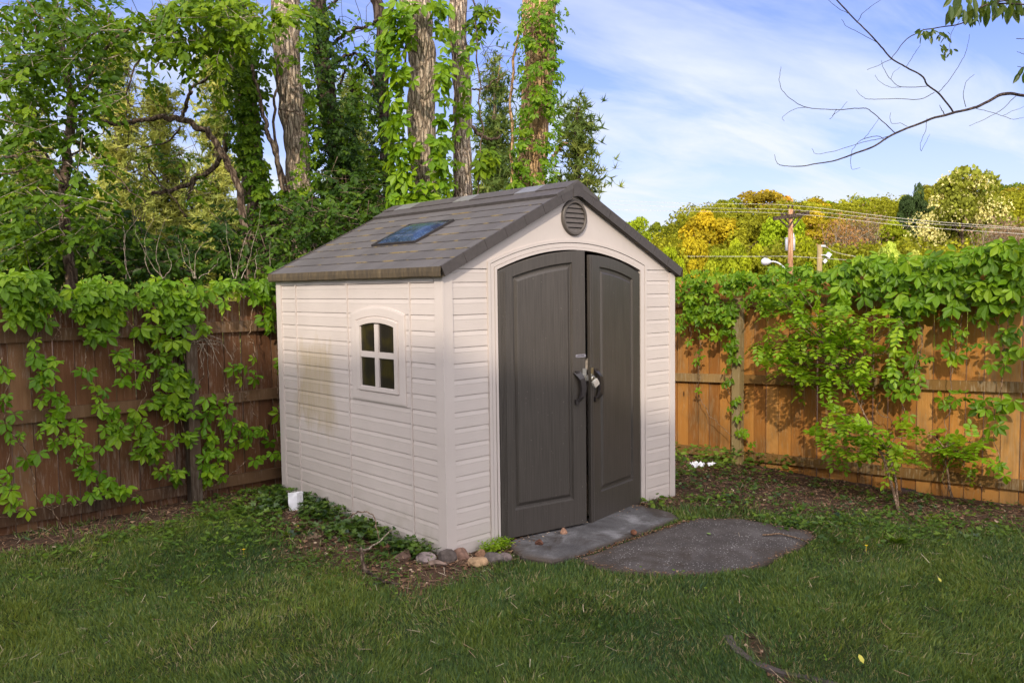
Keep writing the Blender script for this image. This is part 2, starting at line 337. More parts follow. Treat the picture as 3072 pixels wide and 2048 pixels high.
MAT['pane'] = glass_mat('dirty_window_glass', (.010, .008, .006), (.045, .036, .008))
def skyl():
    b = NB('blue_skylight_dome'); o = b.obj(); n = b.noise(o, 7, 4); g = b.noise(o, 60, 2); c = b.ramp(n, [(.3, (.014, .020, .034)), (.5, (.035, .060, .115)), (.68, (.020, .023, .028))])
    c = b.mix(b.ramp(g, [(.6, 0.0), (.72, .4)]), c, (.25, .33, .42)); b.set(col=c, rough=.16, spec=.6, coat=.5); b.bump(g, .2, .002); return b.m
MAT['skylight'] = skyl()
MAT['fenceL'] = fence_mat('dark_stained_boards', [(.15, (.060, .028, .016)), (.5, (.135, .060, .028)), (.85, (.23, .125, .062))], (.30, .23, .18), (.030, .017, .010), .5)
MAT['fenceR'] = fence_mat('orange_stained_boards', [(.15, (.24, .095, .024)), (.5, (.42, .185, .042)), (.85, (.55, .30, .10))], (.40, .30, .17), (.07, .04, .015), .35)
MAT['railR'] = fence_mat('weathered_rail_wood', [(.2, (.16, .085, .025)), (.5, (.25, .14, .045)), (.85, (.33, .21, .085))], (.40, .32, .2), (.06, .04, .02), .5)
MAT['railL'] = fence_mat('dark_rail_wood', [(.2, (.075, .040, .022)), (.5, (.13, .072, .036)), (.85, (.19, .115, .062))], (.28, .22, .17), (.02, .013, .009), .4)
MAT['postR'] = fence_mat('grey_green_post_wood', [(.2, (.19, .14, .06)), (.5, (.28, .21, .10)), (.85, (.38, .30, .17))], (.45, .39, .28), (.09, .075, .04), .5)
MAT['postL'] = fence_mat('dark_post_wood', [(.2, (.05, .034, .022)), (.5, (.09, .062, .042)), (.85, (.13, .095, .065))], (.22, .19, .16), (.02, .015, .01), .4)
MAT['creeper'] = leaf_mat('creeper_leaves', [(0, (.060, .135, .006)), (.5, (.125, .25, .008)), (1, (.235, .36, .014))], .40, .45, .28)
MAT['creeperD'] = leaf_mat('shaded_creeper_leaves', [(0, (.070, .17, .006)), (.5, (.14, .29, .009)), (1, (.24, .39, .015))], .40, .45, .28)
MAT['sapling'] = leaf_mat('sapling_leaves', [(0, (.11, .22, .008)), (.5, (.20, .35, .012)), (1, (.33, .46, .02))], .42, .45, .35)
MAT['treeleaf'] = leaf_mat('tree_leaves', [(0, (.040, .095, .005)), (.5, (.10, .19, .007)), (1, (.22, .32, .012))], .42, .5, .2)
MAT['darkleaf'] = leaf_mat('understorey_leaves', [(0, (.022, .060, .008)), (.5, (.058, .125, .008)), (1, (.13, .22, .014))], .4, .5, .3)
MAT['pine'] = leaf_mat('pine_needles', [(0, (.11, .16, .04)), (.5, (.29, .33, .075)), (1, (.50, .50, .13))], .3, .6, .2)
MAT['pineD'] = leaf_mat('dark_pine_needles', [(0, (.04, .08, .025)), (.5, (.10, .16, .035)), (1, (.24, .28, .06))], .3, .6, .2)
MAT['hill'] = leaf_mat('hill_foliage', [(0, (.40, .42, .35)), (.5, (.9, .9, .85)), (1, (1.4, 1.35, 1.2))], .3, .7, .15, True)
MAT['ivyleaf'] = leaf_mat('ground_ivy_leaves', [(0, (.016, .042, .018)), (.5, (.055, .11, .014)), (1, (.13, .21, .025))], .3, .35, .45)
MAT['weed'] = leaf_mat('weed_leaves', [(0, (.035, .08, .012)), (.5, (.085, .16, .016)), (1, (.17, .25, .025))], .35, .5, .3)
MAT['branchleaf'] = leaf_mat('hanging_branch_leaves', [(0, (.030, .060, .010)), (.5, (.060, .105, .014)), (1, (.12, .16, .02))], .45, .4, .4)
MAT['litter'] = leaf_mat('dry_litter', [(0, (.055, .030, .018)), (.4, (.19, .10, .06)), (.8, (.36, .24, .155)), (1, (.60, .50, .38))], .1, .8, .1)
MAT['bark'] = bark_mat('furrowed_bark', (.075, .052, .038), (.42, .32, .235), (.62, .50, .385), 19, .20, 1.0)
MAT['barkwarm'] = bark_mat('warm_bark', (.085, .05, .03), (.52, .31, .15), (.70, .46, .25), 19, .20, 1.0)
MAT['barkdark'] = bark_mat('dark_bark', (.018, .012, .009), (.060, .042, .032), (.115, .085, .065), 12, .3, .9)
MAT['barkmid'] = bark_mat('mid_bark', (.04, .026, .018), (.145, .10, .072), (.24, .18, .13), 12, .25, .9)
MAT['twig'] = bark_mat('bare_twig', (.018, .012, .016), (.045, .032, .034), (.09, .065, .055), 30, .3, .4)
MAT['twigpale'] = bark_mat('pale_twig', (.10, .075, .055), (.24, .19, .14), (.38, .32, .25), 30, .3, .4)
MAT['vinestem'] = bark_mat('vine_stem', (.06, .035, .022), (.19, .12, .075), (.30, .21, .14), 30, .3, .5)
MAT['pole'] = bark_mat('pole_timber', (.20, .10, .05), (.42, .22, .12), (.55, .34, .20), 6, .1, .3)

# ------------------------------------------------------------------ GROUND
def gz(x, y):
    x = np.asarray(x, float); y = np.asarray(y, float)
    z = -0.14*sstep(2.3, 4.4, x)*sstep(-3.5, -1.2, y+0*x) - .04*sstep(3.6, 4.6, x)
    z = z + .05*sstep(.3, 2.3, y)*sstep(2.2, .6, x) + .025*sstep(-.5, 0, y)*sstep(-.7, -.1, x)*sstep(2.6, 1.6, x)
    s = (x-CAM[0])*.84+(y-CAM[1])*.54
    z = z - 3.0*sstep(14, 44, s) + 13.0*sstep(60, 150, s)+ 5*sstep(150, 260, s)
    return z
def gzn(x, y):
    near = 1-sstep(8, 14, np.hypot(x, y)); slab = slabmask(x, y)
    return gz(x, y) + near*(1-slab)*((fbm(x*1.3, y*1.3)-.5)*.05+(fbm(x*7, y*7)-.5)*.02)-slab*.02
SL1 = np.array([(.45,-.03),(.62,-.02),(1.2,-.02),(1.86,-.01),(1.885,-.12),(1.87,-.38),(1.80,-.50),(1.3,-.53),(.62,-.555),(.42,-.53),(.36,-.33),(.40,-.18)])
SL2 = np.array([(.60,-.585),(1.3,-.565),(1.75,-.55),(1.93,-.585),(2.14,-.80),(2.19,-1.1),(2.20,-1.33),(2.11,-1.42),(1.85,-1.45),(1.58,-1.46),(1.30,-1.48),(1.09,-1.42),(.92,-1.33),(.78,-1.20),(.64,-.98),(.58,-.78)])
def inpoly(P, x, y, pad=0.0):
    x = np.asarray(x, float); y = np.asarray(y, float); c = P.mean(0); Q = c+(P-c)*(1+pad); ins = np.zeros(np.broadcast(x, y).shape, bool); n = len(Q)
    for i in range(n):
        x1, y1 = Q[i]; x2, y2 = Q[(i+1) % n]
        if y1 == y2: continue
        cnd = ((y1 > y) != (y2 > y)) & (x < (x2-x1)*(y-y1)/(y2-y1)+x1); ins ^= cnd
    return ins
def slabmask(x, y): return (inpoly(SL1, x, y, .02) | inpoly(SL2, x, y, .02)).astype(float)
def soil(x, y):
    """1 = bare soil, 0 = lawn"""
    x = np.asarray(x, float); y = np.asarray(y, float); w = (fbm(x*2.3+3, y*2.3+8)-.5)*.5
    a = sstep(1.78, 2.12, y+w*.5)*sstep(.6, .0, x)
    b = sstep(-.72, -.40, x+w*.7)*sstep(-.45, -.20, y+w*.4)*sstep(2.4, 2.0, y)*sstep(.9, .6, x)
    d = (x-1.95)*.70+(y+.75)*.55          # distance to the right of the slab line
    c = sstep(-.05, .35, d+w*1.0)*sstep(1.5, 1.9, x)
    arc = np.abs(np.hypot(x-1.25, y+3.1)-1.42); f = sstep(.055, .02, arc+w*.04)*sstep(.55, .3, x)*sstep(-1.75, -1.85, y)
    return np.clip(np.maximum(np.maximum(a, b), np.maximum(c, f)), 0, 1)
def build_ground():
    gx = np.unique(np.concatenate([np.linspace(-600, -60, 16), np.linspace(-60, -8, 27), np.arange(-8, 9.01, .11), np.linspace(9, 60, 30), np.linspace(60, 300, 50), np.linspace(300, 800, 14)]))
    gy = np.unique(np.concatenate([np.linspace(-400, -40, 10), np.linspace(-40, -6, 17), np.arange(-6, 7.01, .11), np.linspace(7, 60, 30), np.linspace(60, 300, 50), np.linspace(300, 800, 14)]))
    X, Y = np.meshgrid(gx, gy, indexing='ij'); Z = gzn(X, Y); nx, ny = X.shape
    i = (np.arange(nx-1)[:, None]*ny+np.arange(ny-1)[None]).ravel(); L = np.stack([i, i+ny, i+ny+1, i+1], 1).ravel()
    m = MB(); m.addraw(np.stack([X, Y, Z], -1).reshape(-1, 3), L, np.full(len(i), 4), soil(X, Y).ravel())
    b = NB('ground_soil'); o = b.obj(); n = b.noise(o, 14, 6, .7); n2 = b.noise(o, 90, 3, .7); a = b.attr()
    s = b.ramp(n, [(.3, (.040, .024, .016)), (.55, (.085, .052, .034)), (.75, (.14, .095, .065))]); s = b.mix(.6, s, b.ramp(n2, [(.3, .5), (.7, 1.5)]), 'MULTIPLY')
    g = b.ramp(n, [(.3, (.018, .028, .008)), (.7, (.045, .06, .018))]); b.set(col=b.mix(a, g, s), rough=.95, spec=.1)
    b.bump(b.math('ADD', n, b.math('MULTIPLY', n2, .6)), .9, .02)
    tag(m.build('ground', b.m, smooth=True), kind='structure')
build_ground()

def slab(P, top, name, mat, label):
    m = MB(); n = len(P)*5; Q = []
    for i in range(len(P)):
        a = P[i]; c = P[(i+1) % len(P)]
        for t in np.linspace(0, 1, 5, endpoint=False): q = a+(c-a)*t; Q.append(q+RNG.normal(0, .006, 2))
    Q = np.array(Q); c = Q.mean(0); R1 = c+(Q-c)*.985; R2 = c+(Q-c)*.86
    V = np.vstack([np.c_[Q, np.full(n, top-.09)], np.c_[Q, np.full(n, top-.012)], np.c_[R1, np.full(n, top)], np.c_[R2, np.full(n, top+.0015)]]); TN = np.concatenate([np.full(n, .9), np.full(n, .9), np.full(n, .85), np.zeros(n)])
    F = [(i, (i+1) % n, n+(i+1) % n, n+i) for i in range(n)]+[(n+i, n+(i+1) % n, 2*n+(i+1) % n, 2*n+i) for i in range(n)]+[(2*n+i, 2*n+(i+1) % n, 3*n+(i+1) % n, 3*n+i) for i in range(n)]+[tuple(range(3*n, 4*n))]
    m.add(V, F, TN); o = m.build(name, mat, origin=(c[0], c[1], top)); tag(o, label, 'paving slab'); return o
def slabmat(name, c0, c1, c2, spk, spf):
    b = NB(name); o = b.obj(); n = b.noise(o, 3.5, 6, .65, .5); f = b.noise(o, 120, 3, .7); v = b.voro(o, 55)
    c = b.ramp(n, [(.3, c0), (.52, c1), (.72, c2)]); c = b.mix(.5, c, b.ramp(f, [(.3, .55), (.7, 1.4)]), 'MULTIPLY')
    c = b.mix(b.math('MULTIPLY', b.ramp(v, [(.16, 1.0), (.24, 0.0)]), b.ramp(b.noise(o, 5, 3), [(.4, .15), (.65, spf)])), c, spk); dn = b.noise(o, 2.1, 5, .7, 1.0); c = b.mix(b.ramp(dn, [(.50, 0.0), (.64, .75)]), c, (.045, .034, .026)); a_ = b.attr(); c = b.mix(b.math('MULTIPLY', a_, b.ramp(n, [(.3, .2), (.6, 1.0)])), c, (.060, .042, .028)); b.set(col=c, rough=.85, spec=.2); b.bump(b.math('ADD', f, b.math('MULTIPLY', n, .5)), .7, .006); return b.m
slab(SL1, .028, 'stone_slab', slabmat('pale_grey_stone', (.06, .056, .056), (.12, .115, .115), (.27, .265, .27), (.3, .3, .3), .1), 'smooth pale grey stone slab right under the shed doors')
slab(SL2, .013, 'concrete_slab', slabmat('dark_speckled_concrete', (.050, .043, .040), (.078, .068, .063), (.115, .103, .098), (.50, .48, .46), 1.0), 'dark speckled concrete slab with rounded grassy edge in front of the shed')

# ------------------------------------------------------------------ SHED
W, D = 2.40, 2.2236; S_ROW = 0.10476; Z0 = 1.7937; SP = 1.882
shed = empty('garden_shed', (0, 0, 0)); tag(shed, 'beige plastic garden shed with brown double doors and shingled gable roof', 'shed')
def rows(zlo, zhi):
    """profile of planks between two heights, as list of (z, out)"""
    P = []; k = 0
    edges = [SP]+[Z0-i*S_ROW for i in range(0, 19)]
    for a, c in zip(edges[:-1], edges[1:]):
        if c >= zhi or a <= zlo: continue
        h = a-c
        for z, o_ in ((a-.0005, .000), (a-.0030, .0005), (a-.0045, .0030), (a-.30*h, .0068), (a-.33*h, .0058), (c+.0028, .0066), (c+.0005, .006)):
            if zlo <= z <= zhi: P.append((z, o_))
    return P
def planks(mb, fn, a0, a1, zlo, zhi, na=2):
    P = rows(zlo, zhi)
    if not P: return
    P = [(zhi, P[0][1])]+P+[(zlo, P[-1][1])]; A = np.linspace(a0, a1, na)
    V = [fn(a, z, o_) for z, o_ in P for a in A]; n = len(A)
    F = [(i*n+j, i*n+j+1, (i+1)*n+j+1, (i+1)*n+j) for i in range(len(P)-1) for j in range(n-1)]; mb.add(V, F)
fside = lambda y, z, o_: (-o_, y, z)
m = MB(); WT = 1.845
planks(m, fside, .066, .405, 0, WT); planks(m, fside, .405, .47, 0, WT)
planks(m, fside, .47, .98, 0, 1.0); planks(m, fside, .47, .98, 1.53, WT); planks(m, fside, .98, 1.08, 0, WT); planks(m, fside, 1.08, 2.157, 0, WT)
for y, z1, z0 in ((1.910, WT, .0), (1.134, WT, .0), (.352, WT, .0), (.068, WT, 0), (2.155, WT, 0)):
    m.box(-.0145, .0, y-.006, y+.006, z0, z1)
m.box(-.013, 0, .08, 2.15, 1.797, 1.845)
part(m, 'side_wall', MAT['side'], shed)['label'] = 'plank wall with the arched window and a green algae stain'
m = MB(); m.box(-.016, .065, -.016, .066, -.04, 1.86); m.box(-.019, -.005, -.019, -.003, -.04, 1.855); part(m, 'corner_post', MAT['smooth'], shed)
m = MB(); m.box(-.016, .06, 2.157, D+.004, -.04, 1.85); part(m, 'corner_post', MAT['smooth'], shed)
m = MB(); m.box(2.335, W+.004, -.016, .06, -.04, 1.86); part(m, 'corner_post', MAT['smooth'], shed)
# front planks
ff = lambda x, z, o_: (x, -o_, z)
for xa, xb in ((.066, .372), (2.032, 2.336)):
    m = MB(); planks(m, ff, xa, xb, 0, SP); part(m, 'front_wall', MAT['front'], shed)
# gable panel with door opening (smooth), trims
CX = 1.197
def arch(x, half, z0, rise): return z0+rise*(1-((x-CX)/half)**2)
def roofz(x): return 2.486-.48*abs(x-1.2)
m = MB(); xs = np.linspace(.365, 2.035, 41)
V = []; F = []
for x in xs: V += [(x, -.010, arch(x, .835, 1.925, .163)), (x, -.010, roofz(x)-.02)]
for i in range(len(xs)-1): F.append((2*i, 2*i+2, 2*i+3, 2*i+1))
m.add(V, F)
for xa, xb in ((.0, .365), (2.035, W)):
    m.add([(xa, -.010, SP), (xb, -.010, SP), (xb, -.010, roofz(xb)-.02), (xa, -.010, roofz(xa)-.02)], [(0, 1, 2, 3)])
gp = part(m, 'gable_panel', MAT['smooth'], shed)
def archband(mb, h0, z0, r0, h1, z1, r1, y0, y1, zb=.02, n=41):
    """door surround band between inner arch (h0,z0,r0) and outer arch"""
    def outline(h, z, r):
        x = np.linspace(CX+h, CX-h, n); return [(CX+h, zb)]+[(a, arch(a, h, z, r)) for a in x]+[(CX-h, zb)]
    A = outline(h0, z0, r0); B = outline(h1, z1, r1); k = len(A)
    V = [(a, y0, z) for a, z in A]+[(a, y1, z) for a, z in A]+[(a, y1, z) for a, z in B]+[(a, y0, z) for a, z in B]
    F = []
    for i in range(k-1):
        for s in range(3): F.append((s*k+i, s*k+i+1, (s+1)*k+i+1, (s+1)*k+i))
    mb.add(V, F)
m = MB()
archband(m, .755, 1.876, .146, .775, 1.890, .15, .03, -.020)
archband(m, .778, 1.892, .15, .806, 1.912, .158, 0, -.0155)
archband(m, .811, 1.915, .160, .835, 1.929, .166, 0, -.0185)
part(m, 'door_surround', MAT['smooth'], shed)
m = MB(); m.add([(0.0, D, -.04), (W, D, -.04), (W, D, 1.86), (1.2, D, 2.43), (0, D, 1.86)], [(0, 1, 2, 3, 4)]); part(m, 'back_wall', MAT['front'], shed)
m = MB(); planks(m, lambda y, z, o_: (W+o_, y, z), .066, 2.157, 0, 1.84); part(m, 'side_wall', MAT['front'], shed)['label'] = 'plain plank wall on the far right side'
m = MB(); m.box(.05, 2.35, .05, 2.2, -.03, .03); m.box(1.15, 1.26, .03, .06, .03, 1.62); part(m, 'floor', MAT['shelf'], shed)
# roof
TH = .062; OV = .05; FO = .052
def slope_mesh(sgn):
    m = MB(); x_e = -OV if sgn < 0 else W+OV; L = math.hypot(1.2+OV, .48*(1.2+OV)); n = 10; y0, y1 = -FO, D+FO
    ex = np.array([-sgn, 0, .48]); ex = ex/np.linalg.norm(ex); nn = np.array([sgn*.48, 0, 1.0]); nn /= np.linalg.norm(nn)
    base = np.array([x_e, 0, 2.486-.48*(1.2+OV)])
    ys = np.linspace(y0, y1, 14)
    for k in range(n):
        d0 = k*.148; d1 = min((k+1)*.148, L)
        if d0 >= L: break
        A = [(d0, -.005), (d0, .0045), (d1, .0)]
        V = []
        for j, y in enumerate(ys):
            for d, h in A: p = base+ex*d+nn*h; V.append((p[0], y, p[2]))
        F = []
        for j in range(len(ys)-1):
            for s in range(2): a = j*3+s; F.append((a, a+1, a+4, a+3) if sgn > 0 else (a+3, a+4, a+1, a))
        m.add(V, F)
    # underside
    V = []
    for y in (y0, y1):
        for d in (0, L):
            p = base+ex*d-nn*TH; V.append((p[0], y, p[2]))
    m.add(V, [(0, 1, 3, 2)])
    def uvfn(P): d = (P-base)@ex; return np.stack([P[:, 1]+.07, d+.004], 1)
    return m, uvfn, base, ex, nn, L
rf = None
for sgn in (-1, 1):
    m, uvfn, base, ex, nn, L = slope_mesh(sgn)
    o = part(m, 'roof_slope', MAT['roof'], shed, uvfn=uvfn)
    if sgn < 0: rf = o
    # rake boards front/back, eave board
    for y0, y1 in ((-FO-.004, -FO+.014), (D+FO-.014, D+FO+.004)):
        m = MB(); segs = 7
        for s in range(segs):
            d0 = L*s/segs+.0015; d1 = L*(s+1)/segs-.0015
            q = [base+ex*d0+nn*.010, base+ex*d1+nn*.010, base+ex*d1-nn*TH, base+ex*d0-nn*TH]
            V = [(p[0], y0, p[2]) for p in q]+[(p[0], y1, p[2]) for p in q]
            m.add(V, [(0, 1, 2, 3), (7, 6, 5, 4), (0, 4, 5, 1), (1, 5, 6, 2), (2, 6, 7, 3), (3, 7, 4, 0)])
        part(m, 'rake_board', MAT['rake'], shed)
    m = MB(); ys = np.linspace(-FO-.004, D+FO+.004, 60); V = []; 
    prof = [(-.003, .008), (-.006, -.02), (-.004, -TH*.8), (.004, -TH), (.05, -TH)]
    for y in ys:
        w = (vnoise(y*9, 3.3)-.5)*.006
        for d, h in prof: p = base+ex*(d)+np.array([0, 0, 1])*(h+w*(h < -.01)); V.append((p[0]+sgn*0.004, y, p[2]))
    k = len(prof); m.add(V, [(j*k+i, j*k+i+1, (j+1)*k+i+1, (j+1)*k+i) for j in range(len(ys)-1) for i in range(k-1)])
    part(m, 'eave_board', MAT['eave'], shed)
m = MB()
def cap(mb, y0, y1, hw, lift, gap=0):
    for s in (-1, 1):
        a = np.array([1.2, 0, 2.486]); d = np.array([s*1.0, 0, -.48]); d /= np.linalg.norm(d); n_ = np.array([s*.48, 0, 1.0]); n_ /= np.linalg.norm(n_)
        top = a+np.array([0, 0, lift*1.1]); e = a+d*hw+n_*lift; e2 = a+d*hw-n_*.002
        V = [(top[0], y0, top[2]), (e[0], y0, e[2]), (e2[0], y0, e2[2]), (top[0], y1, top[2]), (e[0], y1, e[2]), (e2[0], y1, e2[2]), (a[0], y0, a[2]-.01), (a[0], y1, a[2]-.01)]
        mb.add(V, [(0, 1, 4, 3), (1, 2, 5, 4), (0, 6, 2, 1), (3, 4, 5, 7)])
yy = -FO-.006
segs = [(-.058, .27), (.5, 1.03), (1.25, 1.84), (2.10, 2.28)]; lights = [(.27, .5), (1.03, 1.25), (1.84, 2.10)]
cap(m, -.058, 2.28, .235, .024)
for a, c in segs: cap(m, a+.002, c-.002, .120, .032)
part(m, 'ridge_cap', MAT['ridge'], shed)
for a, c in lights:
    m = MB(); cap(m, a, c, .116, .031); part(m, 'ridge_light', MAT['ridgelight'], shed)['label'] = 'pale translucent panel in the ridge'
for y0, y1 in ((-FO-.0075, -FO+.03), (D+FO-.03, D+FO+.0075)):
    m = MB(); m.prism([(1.2-.05, 2.486-.024-.066), (1.2, 2.486-.080), (1.2+.05, 2.486-.024-.066), (1.2+.05, 2.486-.006), (1.2, 2.486+.020), (1.2-.05, 2.486-.006)], lambda a, z: (a, y0, z), lambda a, z: (a, y1, z)); part(m, 'rake_joint', MAT['rake'], shed)
# skylight: domed blue panel on the left slope
m, uvfn, base, ex, nn, L = slope_mesh(-1)
def sp_(d, y, h): p = base+ex*d+nn*h; return (p[0], y, p[2])
d0, d1, y0, y1 = .455, .865, .78, 1.355
m = MB()
for a0, a1, b0, b1 in ((d0, d1, y0, y0+.018), (d0, d1, y1-.018, y1), (d0, d0+.018, y0+.018, y1-.018), (d1-.018, d1, y0+.018, y1-.018)):
    V = [sp_(a, b_, h) for h in (0, .02) for a, b_ in ((a0, b0), (a1, b0), (a1, b1), (a0, b1))]
    m.add(V, [(4, 5, 6, 7), (0, 1, 5, 4), (1, 2, 6, 5), (2, 3, 7, 6), (3, 0, 4, 7)])
sk = part(m, 'skylight', MAT['handle'], shed)
m = MB(); n = 13; V = []
for i in range(n):
    for j in range(n):
        a = i/(n-1); c = j/(n-1); h = .012+.035*(1-(2*a-1)**4)*(1-(2*c-1)**4); V.append(sp_(d0+.018+(d1-d0-.036)*a, y0+.018+(y1-y0-.036)*c, h))
m.add(V, [(i*n+j, (i+1)*n+j, (i+1)*n+j+1, i*n+j+1) for i in range(n-1) for j in range(n-1)]); part(m, 'dome', MAT['skylight'], sk, True)
# gable vent
vt = MB(); VC = (1.198, 2.253); ro, ri = .128, .104; n = 48
th = np.linspace(0, 2*math.pi, n, endpoint=False)
V = []
for r, y in ((ro+.004, -.008), (ro, -.026), (ro-.006, -.032), (ri+.004, -.032), (ri, -.026), (ri, -.004)):
    V += [(VC[0]+r*math.cos(t), y, VC[1]+r*math.sin(t)) for t in th]
F = [(a*n+i, a*n+(i+1) % n, (a+1)*n+(i+1) % n, (a+1)*n+i) for a in range(5) for i in range(n)]
vt.add(V, F); vent = part(vt, 'gable_vent', MAT['vent'], shed)
m = MB(); m.add([(VC[0]+ri*math.cos(t), -.0115, VC[1]+ri*math.sin(t)) for t in th], [tuple(range(n))]); part(m, 'backing', MAT['dark'], vent)
for k in range(6):
    zt = VC[1]+ri-.0347*k-.004; zb = zt-.0300
    def hw(z): return math.sqrt(max(ri**2-(z-VC[1])**2, 1e-5))*.985
    m = MB(); zs = np.linspace(zt, zb, 6)
    V = []
    for q, z in enumerate(zs):
        h = hw(z); y = -.015-.010*(q/5); V += [(VC[0]-h, y, z), (VC[0]+h, y, z)]
    h = hw(zb); V += [(VC[0]-h, -.013, zb+.002), (VC[0]+h, -.013, zb+.002)]
    m.add(V, [(2*q, 2*q+1, 2*q+3, 2*q+2) for q in range(6)]); part(m, 'louvre_slat', MAT['vent'], vent)
# window
wn = MB()
def warch(h, z0, z1, r, n=17):
    x = np.linspace(-h, h, n); return [(-h, z0)]+[(h, z0)]+[(a, z1+r*(1-(a/h)**2)) for a in x[::-1]]
WY = .745
def ring(mb, A, B, oA, oB, drop=None):
    k = len(A); V = [(-oA, WY+a, z) for a, z in A]+[(-oB, WY+a, z) for a, z in B]
    mb.add(V, [(i, (i+1) % k, k+(i+1) % k, k+i) for i in range(k)])
lev = [(.339, .962, 1.585, .052, .0), (.336, .965, 1.583, .051, .0145), (.322, .978, 1.572, .049, .0165), (.268, 1.026, 1.536, .034, .0165), (.264, 1.030, 1.533, .033, .011), (.258, 1.036, 1.528, .032, .011), (.254, 1.040, 1.525, .031, .0235), (.215, 1.066, 1.496, .027, .022), (.211, 1.070, 1.492, .026, .006)]
P = [warch(h, a, c, r) for h, a, c, r, o_ in lev]
for i in range(len(lev)-1): ring(wn, P[i], P[i+1], lev[i][4], lev[i+1][4])
win = part(wn, 'window', MAT['smooth'], shed)
m = MB(); m.box(-.019, -.004, WY-.024, WY+.024, 1.07, 1.512); m.box(-.017, -.005, WY-.211, WY-.0245, 1.276, 1.318); m.box(-.017, -.005, WY+.0245, WY+.211, 1.276, 1.318)
part(m, 'glazing_bar', MAT['smooth'], win)
for sy in (-1, 1):
    a0, a1 = (WY-.21, WY-.024) if sy < 0 else (WY+.024, WY+.21)
    for z0, z1 in ((1.071, 1.276), (1.318, None)):
        m = MB()
        if z1: m.add([(-.0075, a0, z0), (-.0075, a1, z0), (-.0075, a1, z1), (-.0075, a0, z1)], [(0, 1, 2, 3)])
        else:
            ys = np.linspace(a0, a1, 9); V = [(-.0075, a0, z0), (-.0075, a1, z0)]+[(-.0075, y, 1.494+.027*(1-((y-WY)/.213)**2)) for y in ys[::-1]]; m.add(V, [tuple(range(len(V)))])
        part(m, 'pane', MAT['pane'], win)
